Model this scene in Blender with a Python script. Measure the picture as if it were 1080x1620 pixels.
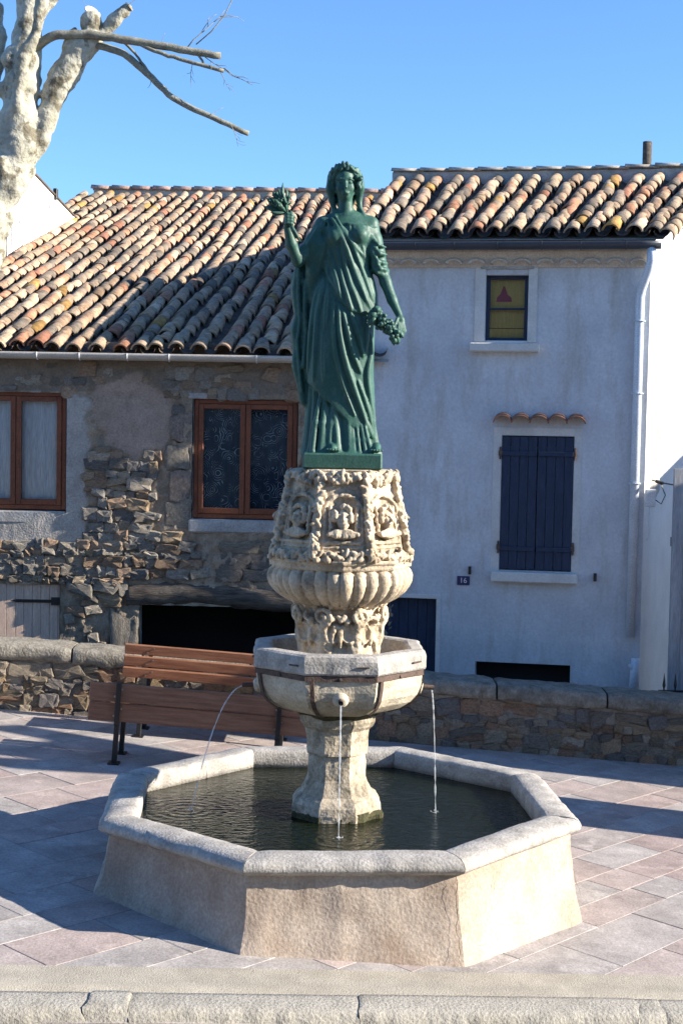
import bpy, math, random
import numpy as np
from mathutils import Vector, Matrix, noise as mnoise
from math import sin, cos, pi, radians, sqrt, atan2

for o in list(bpy.data.objects): bpy.data.objects.remove(o)
scn = bpy.context.scene
COL = scn.collection
rng = random.Random(7)

# ------------------------------------------------------------------ camera
cam_d = bpy.data.cameras.new('camera'); cam = bpy.data.objects.new('camera', cam_d); COL.objects.link(cam)
cam_d.sensor_fit = 'VERTICAL'; cam_d.sensor_height = 36.0; cam_d.sensor_width = 24.0
cam_d.lens = 2245.4/1620*36
cam_d.clip_end = 2000
PIT, ROL = .0517, .0188
fw = Vector((0, cos(PIT), -sin(PIT))); rt = Vector((1, 0, 0)); up = rt.cross(fw)
r2 = rt*cos(ROL)+up*sin(ROL); u2 = up*cos(ROL)-rt*sin(ROL)
cam.matrix_world = Matrix(((r2.x, u2.x, -fw.x, 0.0), (r2.y, u2.y, -fw.y, -9.786), (r2.z, u2.z, -fw.z, 3.059), (0, 0, 0, 1)))
scn.camera = cam
# ------------------------------------------------------------------ sky, sun, exposure
SUN_EL, SUN_AZ = radians(22.3), radians(8.2)
S = Vector((cos(SUN_EL)*cos(SUN_AZ), -cos(SUN_EL)*sin(SUN_AZ), sin(SUN_EL)))
W = bpy.data.worlds.new('World'); scn.world = W; W.use_nodes = True
nt = W.node_tree; nt.nodes.clear()
sky = nt.nodes.new('ShaderNodeTexSky'); sky.sky_type = 'NISHITA'; sky.sun_disc = False
sky.sun_elevation = SUN_EL; sky.sun_rotation = radians(98.2); sky.altitude = 200; sky.air_density = 1.0; sky.dust_density = 0.0; sky.ozone_density = 7.0
bg = nt.nodes.new('ShaderNodeBackground'); bg.inputs[1].default_value = .11
wo = nt.nodes.new('ShaderNodeOutputWorld')
nt.links.new(sky.outputs[0], bg.inputs[0]); nt.links.new(bg.outputs[0], wo.inputs[0])
sd = bpy.data.lights.new('sun', 'SUN'); sun = bpy.data.objects.new('sun', sd); COL.objects.link(sun)
sd.energy = 5.0; sd.angle = radians(.5); sd.color = (1, .91, .77)
sun.rotation_euler = S.to_track_quat('Z', 'Y').to_euler(); sun.location = (30, -5, 20)
scn.view_settings.view_transform = 'Standard'; scn.view_settings.look = 'None'
scn.view_settings.exposure = 1.3; scn.view_settings.gamma = 1
scn.render.engine = 'CYCLES'

GS = .0662                       # the square falls gently to the right
def gz(x): return -GS*x

# ------------------------------------------------------------------ helpers
def link(o, parent=None):
    COL.objects.link(o)
    if parent is not None: o.parent = parent
    return o
def tag(o, label=None, cat=None, group=None, kind=None):
    if label: o['label'] = label
    if cat: o['category'] = cat
    if group: o['group'] = group
    if kind: o['kind'] = kind
    return o
def empty(name, loc=(0, 0, 0), parent=None):
    o = bpy.data.objects.new(name, None); o.empty_display_size = .1
    link(o, parent)
    if parent is None: o.location = loc
    return o
def mesh(name, V, F, mat=None, smooth=False):
    me = bpy.data.meshes.new(name)
    me.from_pydata([tuple(v) for v in V], [], [tuple(f) for f in F])
    if mat: me.materials.append(mat)
    if smooth: me.polygons.foreach_set('use_smooth', [True]*len(me.polygons))
    me.update(); return me
def obj(name, V, F, mat=None, parent=None, smooth=False):
    return link(bpy.data.objects.new(name, mesh(name, V, F, mat, smooth)), parent)
def inst(name, me, M, parent=None, color=None):
    o = link(bpy.data.objects.new(name, me), parent)
    o.matrix_basis = M
    if color: o.color = (*color, 1)
    return o
def recalc(o):
    import bmesh
    b = bmesh.new(); b.from_mesh(o.data); bmesh.ops.recalc_face_normals(b, faces=b.faces); b.to_mesh(o.data); b.free(); return o
class MB:                                            # collects plain shapes into one mesh
    def __init__(s): s.V = []; s.F = []
    def add(s, V, F):
        n = len(s.V); s.V += [tuple(v) for v in V]; s.F += [tuple(i+n for i in f) for f in F]; return s
    def box(s, a, b, bev=0.0, M=None):
        x0, y0, z0 = a; x1, y1, z1 = b
        if bev <= 0:
            V = [(x, y, z) for x in (x0, x1) for y in (y0, y1) for z in (z0, z1)]
            F = [(0, 1, 3, 2), (4, 6, 7, 5), (0, 4, 5, 1), (2, 3, 7, 6), (0, 2, 6, 4), (1, 5, 7, 3)]
        else:
            c = bev; V = []; idx = {}
            for i, x in enumerate((x0, x1)):
                for j, y in enumerate((y0, y1)):
                    for k, z in enumerate((z0, z1)):
                        sx, sy, sz = (c if i == 0 else -c), (c if j == 0 else -c), (c if k == 0 else -c)
                        idx[i, j, k] = len(V); V += [(x, y+sy, z+sz), (x+sx, y, z+sz), (x+sx, y+sy, z)]
            F = []
            for ax in range(3):
                for e in (0, 1):
                    o = [a_ for a_ in range(3) if a_ != ax]; q = []
                    for (p, r) in ((0, 0), (1, 0), (1, 1), (0, 1)):
                        t = [0, 0, 0]; t[ax] = e; t[o[0]] = p; t[o[1]] = r; q.append(idx[tuple(t)]+ax)
                    F.append(q)
                    for f in (0, 1):
                        pass
            for ax in range(3):
                o = [a_ for a_ in range(3) if a_ != ax]
                for p in (0, 1):
                    for r in (0, 1):
                        t0 = [0, 0, 0]; t0[o[0]] = p; t0[o[1]] = r; t1 = list(t0); t1[ax] = 1
                        i0, i1 = idx[tuple(t0)], idx[tuple(t1)]
                        F.append((i0+o[0], i0+o[1], i1+o[1], i1+o[0]))
            for t in idx: F.append((idx[t], idx[t]+1, idx[t]+2))
        if M is not None: V = [M @ Vector(v) for v in V]
        return s.add(V, F)
    def tube(s, P, R, n=10, cap=True):
        P = [Vector(p) for p in P]
        if not hasattr(R, '__len__'): R = [R]*len(P)
        V = []; F = []; prev = None
        for i, p in enumerate(P):
            t = (P[min(i+1, len(P)-1)]-P[max(i-1, 0)]).normalized()
            if prev is None:
                a = Vector((0, 0, 1)) if abs(t.z) < .9 else Vector((1, 0, 0)); x = t.cross(a).normalized()
            else: x = (prev-t*prev.dot(t)).normalized()
            prev = x; y = t.cross(x)
            V += [p+(x*cos(2*pi*k/n)+y*sin(2*pi*k/n))*R[i] for k in range(n)]
        for i in range(len(P)-1):
            for k in range(n): F.append((i*n+k, i*n+(k+1) % n, (i+1)*n+(k+1) % n, (i+1)*n+k))
        if cap: F += [tuple(range(n))[::-1], tuple((len(P)-1)*n+k for k in range(n))]
        return s.add(V, F)
    def build(s, name, mat, parent=None, smooth=False, fix=True):
        o = obj(name, s.V, s.F, mat, parent, smooth)
        return recalc(o) if fix else o

def fbm(p, o=4): return mnoise.fractal(Vector(p), 1.0, 2.0, o)

# ---- materials
def N(nt, t, **kw):
    n = nt.nodes.new(t)
    for k, v in kw.items(): setattr(n, k, v)
    return n
def nmat(name, c1, c2, scale=4, rough=.85, bump=.3, bscale=60, src=None, c3=None, c3scale=1.5, c3amt=(.55, .7), metal=0, spec=.3, stretch=None, bdist=.01, rnd=True, va=.2, c3st=None):
    m = bpy.data.materials.new(name); m.use_nodes = True; nt = m.node_tree; L = nt.links.new
    b = nt.nodes['Principled BSDF']
    b.inputs['Roughness'].default_value = rough; b.inputs['Metallic'].default_value = metal
    b.inputs['Specular IOR Level'].default_value = spec
    tc = N(nt, 'ShaderNodeTexCoord'); oi = N(nt, 'ShaderNodeObjectInfo')
    vec = tc.outputs['Object']
    if rnd:
        ml = N(nt, 'ShaderNodeMath', operation='MULTIPLY'); ml.inputs[1].default_value = 37.0; L(oi.outputs['Random'], ml.inputs[0])
        ad = N(nt, 'ShaderNodeVectorMath', operation='ADD'); L(vec, ad.inputs[0]); L(ml.outputs[0], ad.inputs[1]); vec = ad.outputs[0]
    if stretch:
        mp = N(nt, 'ShaderNodeMapping'); mp.inputs['Scale'].default_value = stretch; L(vec, mp.inputs[0]); vec = mp.outputs[0]
    n1 = N(nt, 'ShaderNodeTexNoise'); n1.inputs['Scale'].default_value = scale; n1.inputs['Detail'].default_value = 7; n1.inputs['Roughness'].default_value = .65; L(vec, n1.inputs['Vector'])
    r = N(nt, 'ShaderNodeValToRGB'); r.color_ramp.elements[0].position = .36; r.color_ramp.elements[1].position = .64
    r.color_ramp.elements[0].color = (*c1, 1); r.color_ramp.elements[1].color = (*c2, 1); L(n1.outputs['Fac'], r.inputs[0])
    col = r.outputs[0]
    if c3:
        n3 = N(nt, 'ShaderNodeTexNoise'); n3.inputs['Scale'].default_value = c3scale; n3.inputs['Detail'].default_value = 8; n3.inputs['Roughness'].default_value = .7; v3 = vec
        if c3st: mp3 = N(nt, 'ShaderNodeMapping'); mp3.inputs['Scale'].default_value = c3st; L(vec, mp3.inputs[0]); v3 = mp3.outputs[0]
        L(v3, n3.inputs['Vector'])
        mr = N(nt, 'ShaderNodeMapRange'); mr.inputs[1].default_value, mr.inputs[2].default_value = c3amt; L(n3.outputs['Fac'], mr.inputs[0])
        mx = N(nt, 'ShaderNodeMixRGB'); L(mr.outputs[0], mx.inputs[0]); L(col, mx.inputs[1]); mx.inputs[2].default_value = (*c3, 1); col = mx.outputs[0]
    if src:
        mx = N(nt, 'ShaderNodeMixRGB', blend_type='MULTIPLY'); mx.inputs[0].default_value = 1; L(col, mx.inputs[1])
        if src == 'obj': L(oi.outputs['Color'], mx.inputs[2])
        else:
            at = N(nt, 'ShaderNodeAttribute', attribute_name='Col'); L(at.outputs['Color'], mx.inputs[2])
        col = mx.outputs[0]
    n2 = N(nt, 'ShaderNodeTexNoise'); n2.inputs['Scale'].default_value = bscale; n2.inputs['Detail'].default_value = 5; L(vec, n2.inputs['Vector'])
    mv = N(nt, 'ShaderNodeMapRange'); mv.inputs[1].default_value = .3; mv.inputs[2].default_value = .7; mv.inputs[3].default_value = 1-va; mv.inputs[4].default_value = 1+va*.85; L(n2.outputs['Fac'], mv.inputs[0])
    mm = N(nt, 'ShaderNodeMixRGB', blend_type='MULTIPLY'); mm.inputs[0].default_value = 1; L(col, mm.inputs[1]); L(mv.outputs[0], mm.inputs[2])
    L(mm.outputs[0], b.inputs['Base Color'])
    if bump:
        bp = N(nt, 'ShaderNodeBump'); bp.inputs['Strength'].default_value = bump; bp.inputs['Distance'].default_value = bdist
        L(n2.outputs['Fac'], bp.inputs['Height']); L(bp.outputs[0], b.inputs['Normal'])
    return m
def plain(name, c, rough=.5, metal=0, spec=.5):
    return nmat(name, tuple(x*.88 for x in c), c, 6, rough, .05, 80, metal=metal, spec=spec)

M = {}
M['lime'] = nmat('limestone', (.38, .295, .20), (.61, .515, .385), 6, .9, .6, 55, c3=(.14, .115, .085), c3scale=5, c3amt=(.54, .72), rnd=False)
M['basin'] = nmat('basin_stone', (.34, .26, .20), (.50, .42, .345), 2.0, .9, .35, 55, c3=(.25, .17, .12), c3scale=1.5, c3amt=(.52, .80), rnd=False, bdist=.012)
M['rim'] = nmat('rim_stone', (.29, .27, .245), (.47, .44, .40), 7, .85, .55, 60, c3=(.20, .19, .17), c3scale=4, c3amt=(.58, .75))
M['bowl'] = nmat('bowl_stone', (.41, .35, .265), (.61, .54, .42), 6, .9, .5, 60, c3=(.24, .19, .14), c3scale=3, c3amt=(.55, .75), rnd=False)
M['moss'] = nmat('moss', (.035, .035, .018), (.085, .08, .04), 18, .95, 1, 60)
M['column'] = nmat('wet_column_stone', (.33, .275, .20), (.55, .475, .37), 7, .85, .7, 50, c3=(.10, .09, .065), c3scale=5, c3amt=(.5, .68), rnd=False)
M['bronze'] = nmat('green_bronze', (.024, .080, .060), (.040, .115, .088), 5, .52, .16, 70, spec=.4, c3=(.085, .160, .130), c3scale=6, c3amt=(.52, .80), va=.16, c3st=(2.2, 2.2, .5))
M['slab'] = nmat('paving_marble', (.60, .60, .60), (.92, .92, .92), 3, .75, .25, 60, src='obj', c3=(1.05, 1.06, 1.05), c3scale=3.5, c3amt=(.56, .68))
M['joint'] = nmat('paving_joint', (.32, .29, .27), (.42, .385, .36), 8, .95, .4, 60)
M['concrete'] = nmat('concrete_strip', (.31, .28, .23), (.40, .365, .30), 4, .95, .7, 110, bdist=.006)
M['kerb'] = nmat('kerb_granite', (.29, .27, .23), (.40, .375, .325), 5, .95, .7, 60, c3=(.24, .22, .185), c3scale=5, c3amt=(.55, .75), bdist=.012)
M['asphalt'] = nmat('asphalt', (.04, .04, .04), (.07, .07, .068), 6, .95, .6, 150)
M['earth'] = nmat('ground_earth', (.12, .10, .08), (.2, .17, .14), 2, .95, .5, 30)
M['tile'] = nmat('clay_tile', (.62, .58, .54), (1.0, 1.0, 1.0), 14, .9, .5, 70, src='obj', c3=(.34, .33, .31), c3scale=9, c3amt=(.54, .68))
M['tile_far'] = nmat('clay_tile_far', (.62, .58, .54), (1.0, 1.0, 1.0), 14, .9, .5, 70, src='attr', c3=(.34, .33, .31), c3scale=9, c3amt=(.54, .68))
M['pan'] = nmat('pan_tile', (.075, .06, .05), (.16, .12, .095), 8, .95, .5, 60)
M['mortar'] = nmat('mortar', (.40, .36, .31), (.54, .49, .43), 5, .95, .6, 60)
M['genoise'] = nmat('genoise_plaster', (.50, .43, .35), (.62, .55, .46), 5, .95, .4, 60)
M['rubble'] = nmat('rubble_stone', (.62, .60, .57), (1.05, 1.03, 1.0), 9, .95, .9, 45, src='obj', c3=(.45, .42, .38), c3scale=6, c3amt=(.5, .7), bdist=.014)
M['wallbase'] = nmat('old_wall_plaster', (.70, .68, .66), (1.0, .98, .96), 5, .95, .8, 45, src='attr', c3=(.62, .58, .54), c3scale=2.5, c3amt=(.5, .7), rnd=False, bdist=.012)
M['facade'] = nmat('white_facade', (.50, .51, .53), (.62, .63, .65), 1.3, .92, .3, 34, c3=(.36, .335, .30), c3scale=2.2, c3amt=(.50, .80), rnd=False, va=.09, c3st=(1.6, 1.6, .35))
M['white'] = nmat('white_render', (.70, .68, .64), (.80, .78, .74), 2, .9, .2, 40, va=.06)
M['surround'] = nmat('window_surround', (.55, .53, .50), (.66, .64, .61), 4, .9, .3, 50, va=.08)
M['greycem'] = nmat('grey_cement', (.30, .29, .28), (.44, .43, .41), 5, .95, .6, 50)
M['darkwood'] = nmat('weathered_beam', (.07, .055, .045), (.17, .145, .12), 3, .9, 1, 14, stretch=(1, 8, 8), bdist=.02)
M['frame'] = nmat('brown_window_wood', (.15, .045, .02), (.22, .07, .03), 5, .5, .15, 40, spec=.4)
M['navy'] = nmat('navy_shutter', (.018, .03, .06), (.03, .045, .085), 5, .6, .3, 50, stretch=(6, 6, 1))
M['plank'] = nmat('pinkish_plank', (.50, .36, .28), (.64, .48, .38), 4, .8, .3, 30, stretch=(10, 10, 1))
M['bench'] = nmat('bench_wood', (.20, .085, .045), (.33, .16, .09), 3, .5, .25, 40, stretch=(1, 14, 14), spec=.4)
M['iron'] = plain('black_iron', (.015, .015, .016), .45)
M['rust'] = nmat('rusty_iron', (.075, .05, .042), (.13, .09, .072), 14, .8, .4, 80)
M['steel'] = plain('steel', (.5, .5, .5), .3, 1)
M['pvc'] = plain('pale_pipe', (.62, .68, .76), .3)
M['gutterL'] = plain('beige_gutter', (.50, .46, .41), .4)
M['gutterR'] = plain('dark_zinc_gutter', (.045, .055, .075), .4)
M['void'] = plain('dark_interior', (.012, .011, .011), .95)
M['bark'] = nmat('plane_bark', (.29, .275, .215), (.50, .48, .395), 3.2, .9, .8, 26, c3=(.17, .15, .105), c3scale=4.5, c3amt=(.53, .60), rnd=False, bdist=.02)
M['branch'] = nmat('branch_bark', (.16, .15, .115), (.30, .29, .23), 12, .85, .4, 60)
M['cutwood'] = nmat('cut_wood', (.5, .4, .27), (.62, .52, .37), 8, .85, .3, 60)
M['board'] = nmat('grey_boards', (.24, .25, .27), (.36, .37, .39), 3, .85, .5, 20, stretch=(8, 8, .6))
M['flash'] = nmat('lead_flashing', (.45, .48, .52), (.66, .69, .72), 8, .5, .6, 30)
M['plate'] = plain('number_plate_enamel', (.02, .025, .11), .3)
M['enamel'] = plain('white_enamel', (.75, .75, .75), .4)
M['yellow'] = nmat('yellow_blind', (.78, .48, .11), (.88, .58, .16), 3, .8, .2, 30, stretch=(14, 14, 1))
M['pink'] = plain('pink_figure', (.55, .08, .12), .8)
M['curtain'] = nmat('pale_curtain', (.78, .84, .86), (.95, .97, .98), 2.5, .9, .2, 20, stretch=(5, 5, .4))
def glass_mat():
    m = bpy.data.materials.new('window_glass'); m.use_nodes = True; nt = m.node_tree; nt.nodes.clear(); L = nt.links.new
    o = N(nt, 'ShaderNodeOutputMaterial'); mx = N(nt, 'ShaderNodeMixShader'); t = N(nt, 'ShaderNodeBsdfTransparent'); g = N(nt, 'ShaderNodeBsdfGlossy')
    g.inputs['Roughness'].default_value = .02; f = N(nt, 'ShaderNodeFresnel'); f.inputs[0].default_value = 1.5
    t.inputs[0].default_value = (.97, .98, .98, 1)
    L(f.outputs[0], mx.inputs[0]); L(t.outputs[0], mx.inputs[1]); L(g.outputs[0], mx.inputs[2]); L(mx.outputs[0], o.inputs[0]); return m
M['glass'] = glass_mat()
def lace_mat():
    m = bpy.data.materials.new('swirl_lace_curtain'); m.use_nodes = True; nt = m.node_tree; L = nt.links.new; b = nt.nodes['Principled BSDF']
    tc = N(nt, 'ShaderNodeTexCoord'); v = N(nt, 'ShaderNodeTexVoronoi'); v.inputs['Scale'].default_value = 7; L(tc.outputs['Object'], v.inputs['Vector'])
    ml = N(nt, 'ShaderNodeMath', operation='MULTIPLY'); ml.inputs[1].default_value = 42; L(v.outputs['Distance'], ml.inputs[0])
    nz = N(nt, 'ShaderNodeTexNoise'); nz.inputs['Scale'].default_value = 5; L(tc.outputs['Object'], nz.inputs['Vector'])
    m2 = N(nt, 'ShaderNodeMath', operation='MULTIPLY_ADD'); m2.inputs[1].default_value = 14; L(nz.outputs['Fac'], m2.inputs[0]); L(ml.outputs[0], m2.inputs[2])
    s = N(nt, 'ShaderNodeMath', operation='SINE'); L(m2.outputs[0], s.inputs[0])
    n3 = N(nt, 'ShaderNodeTexNoise'); n3.inputs['Scale'].default_value = 9; L(tc.outputs['Object'], n3.inputs['Vector'])
    mu = N(nt, 'ShaderNodeMath', operation='MULTIPLY'); L(s.outputs[0], mu.inputs[0]); L(n3.outputs['Fac'], mu.inputs[1])
    r = N(nt, 'ShaderNodeValToRGB'); r.color_ramp.elements[0].position = .40; r.color_ramp.elements[1].position = .55
    r.color_ramp.elements[0].color = (.03, .055, .085, 1); r.color_ramp.elements[1].color = (.45, .52, .56, 1)
    L(mu.outputs[0], r.inputs[0]); L(r.outputs[0], b.inputs['Base Color']); b.inputs['Roughness'].default_value = .9; return m
M['lace'] = lace_mat()
def water_mat():
    m = bpy.data.materials.new('pool_water'); m.use_nodes = True; nt = m.node_tree; L = nt.links.new; b = nt.nodes['Principled BSDF']
    b.inputs['Base Color'].default_value = (.007, .010, .004, 1); b.inputs['Roughness'].default_value = .04; b.inputs['IOR'].default_value = 1.33
    tc = N(nt, 'ShaderNodeTexCoord'); mp = N(nt, 'ShaderNodeMapping'); mp.inputs['Scale'].default_value = (1, 1.6, 1); L(tc.outputs['Object'], mp.inputs[0])
    n = N(nt, 'ShaderNodeTexNoise'); n.inputs['Scale'].default_value = 14; n.inputs['Detail'].default_value = 4; n.inputs['Distortion'].default_value = .8; L(mp.outputs[0], n.inputs['Vector'])
    hsum = n.outputs['Fac']
    for (wx, wy) in ((.02, -.69), (.71, .02), (-1.03, -.03)):
        dn = N(nt, 'ShaderNodeVectorMath', operation='DISTANCE'); L(tc.outputs['Object'], dn.inputs[0]); dn.inputs[1].default_value = (wx, wy, .455)
        sn = N(nt, 'ShaderNodeMath', operation='MULTIPLY'); sn.inputs[1].default_value = 85; L(dn.outputs['Value'], sn.inputs[0]); si = N(nt, 'ShaderNodeMath', operation='SINE'); L(sn.outputs[0], si.inputs[0])
        fo = N(nt, 'ShaderNodeMapRange'); fo.inputs[1].default_value = .03; fo.inputs[2].default_value = .55; fo.inputs[3].default_value = .16; fo.inputs[4].default_value = 0; L(dn.outputs['Value'], fo.inputs[0])
        mu = N(nt, 'ShaderNodeMath', operation='MULTIPLY_ADD'); L(si.outputs[0], mu.inputs[0]); L(fo.outputs[0], mu.inputs[1]); L(hsum, mu.inputs[2]); hsum = mu.outputs[0]
    bp = N(nt, 'ShaderNodeBump'); bp.inputs['Strength'].default_value = .6; bp.inputs['Distance'].default_value = .02; L(hsum, bp.inputs['Height']); L(bp.outputs[0], b.inputs['Normal']); return m
M['water'] = water_mat()
def stream_mat():
    m = bpy.data.materials.new('falling_water'); m.use_nodes = True; nt = m.node_tree; nt.nodes.clear(); L = nt.links.new
    o = N(nt, 'ShaderNodeOutputMaterial'); mx = N(nt, 'ShaderNodeMixShader'); t = N(nt, 'ShaderNodeBsdfTransparent'); b = N(nt, 'ShaderNodeBsdfPrincipled')
    b.inputs['Base Color'].default_value = (.8, .85, .9, 1); b.inputs['Roughness'].default_value = .08; b.inputs['IOR'].default_value = 1.33
    mx.inputs[0].default_value = .42; L(t.outputs[0], mx.inputs[1]); L(b.outputs[0], mx.inputs[2]); L(mx.outputs[0], o.inputs[0]); return m
M['stream'] = stream_mat()

# ------------------------------------------------------------------ implicit modelling (union of soft shapes on a grid, meshed by surface nets)
class Field:
    def __init__(s, lo, hi, h):
        s.lo = np.array(lo, np.float32); s.h = h
        s.n = np.ceil((np.array(hi)-np.array(lo))/h).astype(int)+1
        s.f = np.full(tuple(s.n), 1e3, np.float32)
        s.ax = [s.lo[i]+h*np.arange(s.n[i], dtype=np.float32) for i in range(3)]
    def reg(s, lo, hi):
        i0 = [max(0, int((lo[i]-s.lo[i])/s.h)-1) for i in range(3)]; i1 = [min(int(s.n[i]), int((hi[i]-s.lo[i])/s.h)+2) for i in range(3)]
        if any(i1[i] <= i0[i] for i in range(3)): return None, None
        sl = tuple(slice(i0[i], i1[i]) for i in range(3))
        return sl, np.meshgrid(*[s.ax[i][sl[i]] for i in range(3)], indexing='ij', sparse=True)
    def put(s, fn, lo, hi, k=.01, sub=False):
        pad = k+3*s.h
        sl, g = s.reg([v-pad for v in lo], [v+pad for v in hi])
        if sl is None: return
        d = fn(*g).astype(np.float32); a = s.f[sl]
        if sub:
            d = -d; k = max(k, 1e-5); h = np.clip(.5-.5*(a-d)/k, 0, 1); h = np.where(a > 100, 0, h)
            s.f[sl] = np.where(a > 100, a, a*(1-h)+d*h+k*h*(1-h))
        else:
            k = max(k, 1e-5); h = np.clip(.5+.5*(d-a)/k, 0, 1); s.f[sl] = d*(1-h)+np.minimum(a, 1e3)*h-k*h*(1-h)
            s.f[sl] = np.where(a > 100, d, s.f[sl])
    def cap(s, a, b, ra, rb=None, k=.01, sub=False):
        rb = ra if rb is None else rb; a = np.array(a, float); b = np.array(b, float); ab = b-a; L2 = max(ab@ab, 1e-9); R = max(ra, rb)
        def fn(X, Y, Z):
            px, py, pz = X-a[0], Y-a[1], Z-a[2]
            t = np.clip((px*ab[0]+py*ab[1]+pz*ab[2])/L2, 0, 1)
            return np.sqrt((px-t*ab[0])**2+(py-t*ab[1])**2+(pz-t*ab[2])**2)-(ra+(rb-ra)*t)
        s.put(fn, np.minimum(a, b)-R, np.maximum(a, b)+R, k, sub)
    def poly(s, P, R, k=.01, sub=False):
        if not hasattr(R, '__len__'): R = [R]*len(P)
        for i in range(len(P)-1): s.cap(P[i], P[i+1], R[i], R[i+1], k, sub)
    def ell(s, c, r, k=.01, rot=None, sub=False):
        c = np.array(c, float); r = np.array(r, float); Rm = np.array(rot.to_3x3()).T if rot is not None else None; m = max(r)
        def fn(X, Y, Z):
            px, py, pz = X-c[0], Y-c[1], Z-c[2]
            if Rm is not None: px, py, pz = [Rm[i, 0]*px+Rm[i, 1]*py+Rm[i, 2]*pz for i in range(3)]
            q = np.sqrt((px/r[0])**2+(py/r[1])**2+(pz/r[2])**2); g = np.sqrt((px/r[0]**2)**2+(py/r[1]**2)**2+(pz/r[2]**2)**2)
            return q*(q-1)/np.maximum(g, 1e-4)
        s.put(fn, c-m, c+m, k, sub)
    def rough(s, amp, scale, seed=0):
        r = np.random.RandomState(seed); X, Y, Z = np.meshgrid(*s.ax, indexing='ij', sparse=True); t = 0
        for o in range(7):
            v = r.randn(3); v *= scale*(1+o*.5)/np.linalg.norm(v); t = t+np.sin(v[0]*X+v[1]*Y+v[2]*Z+r.rand()*6.28)/(1+.4*o)
        s.f = s.f+(amp*.5*t).astype(np.float32)
    def mesh(s):
        f = s.f; ins = f < 0; n = f.shape; c = tuple(k-1 for k in n)
        cnt = np.zeros(c, np.float32); acc = np.zeros(c+(3,), np.float32); faces = []; edges = []
        for ax in range(3):
            a = [slice(None)]*3; b = [slice(None)]*3; a[ax] = slice(0, n[ax]-1); b[ax] = slice(1, n[ax])
            A = f[tuple(a)]; B = f[tuple(b)]; idx = np.argwhere((A < 0) != (B < 0))
            va = A[tuple(idx.T)]; vb = B[tuple(idx.T)]; t = va/(va-vb)
            p = idx.astype(np.float32); p[:, ax] += t
            o = [q for q in range(3) if q != ax]; cells = []
            for d0, d1 in ((0, 0), (-1, 0), (-1, -1), (0, -1)):
                ci = idx.copy(); ci[:, o[0]] += d0; ci[:, o[1]] += d1; cells.append(ci)
                ok = np.all((ci >= 0) & (ci < np.array(c)), axis=1)
                np.add.at(cnt, tuple(ci[ok].T), 1); np.add.at(acc, tuple(ci[ok].T), p[ok])
            edges.append((cells, va < 0, ax))
        act = cnt > 0; vid = np.full(c, -1, np.int64); vid[act] = np.arange(act.sum())
        V = acc[act]/cnt[act][:, None]*s.h+s.lo
        for cells, flip, ax in edges:
            ok = np.ones(len(flip), bool)
            for ci in cells: ok &= np.all((ci >= 0) & (ci < np.array(c)), axis=1)
            q = np.stack([vid[tuple(ci[ok].T)] for ci in cells], 1); fl = flip[ok] ^ (ax == 1)
            q[fl] = q[fl][:, ::-1]; faces.append(q)
        return V, np.concatenate(faces)
    def build(s, name, mat, parent=None, smooth=2):
        V, F = s.mesh()
        for it in range(smooth):                       # light Laplacian smoothing
            A = np.zeros_like(V); k = np.zeros(len(V), np.float32)
            for i, j in ((0, 1), (1, 2), (2, 3), (3, 0)):
                np.add.at(A, F[:, i], V[F[:, j]]); np.add.at(A, F[:, j], V[F[:, i]]); np.add.at(k, F[:, i], 1); np.add.at(k, F[:, j], 1)
            V = V*.5+.5*A/np.maximum(k, 1)[:, None]
        me = bpy.data.meshes.new(name); me.vertices.add(len(V)); me.vertices.foreach_set('co', V.astype(np.float32).ravel())
        me.loops.add(F.size); me.loops.foreach_set('vertex_index', F.ravel().astype(np.int32))
        me.polygons.add(len(F)); me.polygons.foreach_set('loop_start', np.arange(0, F.size, 4, dtype=np.int32)); me.polygons.foreach_set('loop_total', np.full(len(F), 4, np.int32))
        me.polygons.foreach_set('use_smooth', np.ones(len(F), bool)); me.update(calc_edges=True); me.validate()
        me.materials.append(mat); o = link(bpy.data.objects.new(name, me), parent); return recalc(o)

# ================================================================== THE SETTING
tag(obj('ground', [(-150, -150, -1.6), (150, -150, -1.6), (150, 200, -1.6), (-150, 200, -1.6)], [(0, 1, 2, 3)], M['earth']), kind='structure')
def sheet(name, P, mat, dz=0):
    return tag(obj(name, [(x, y, gz(x)+dz) for x, y in P], [tuple(range(len(P)))], mat), kind='structure')
KA = math.atan2(.71, 3.95)                       # direction of the kerb
def kerbline(x, off=0): return -2.1+.71/3.95*(x+1.84)-off/cos(KA)
sheet('road', [(-14, kerbline(-14, .5)), (-14, -15), (14, -15), (14, kerbline(14, .5))], M['asphalt'], -.17)
alley = tag(obj('alley', [(-14, 4.9, -.95), (9, 4.9, -.95), (9, 9, -.95), (-14, 9, -.95)], [(0, 1, 2, 3)], M['asphalt']), kind='structure')
pave = sheet('pavement', [(-12, kerbline(-12, .1)), (12, kerbline(12, .1)), (12, 4.75), (-12, 4.75)], M['joint'], -.006)

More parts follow.
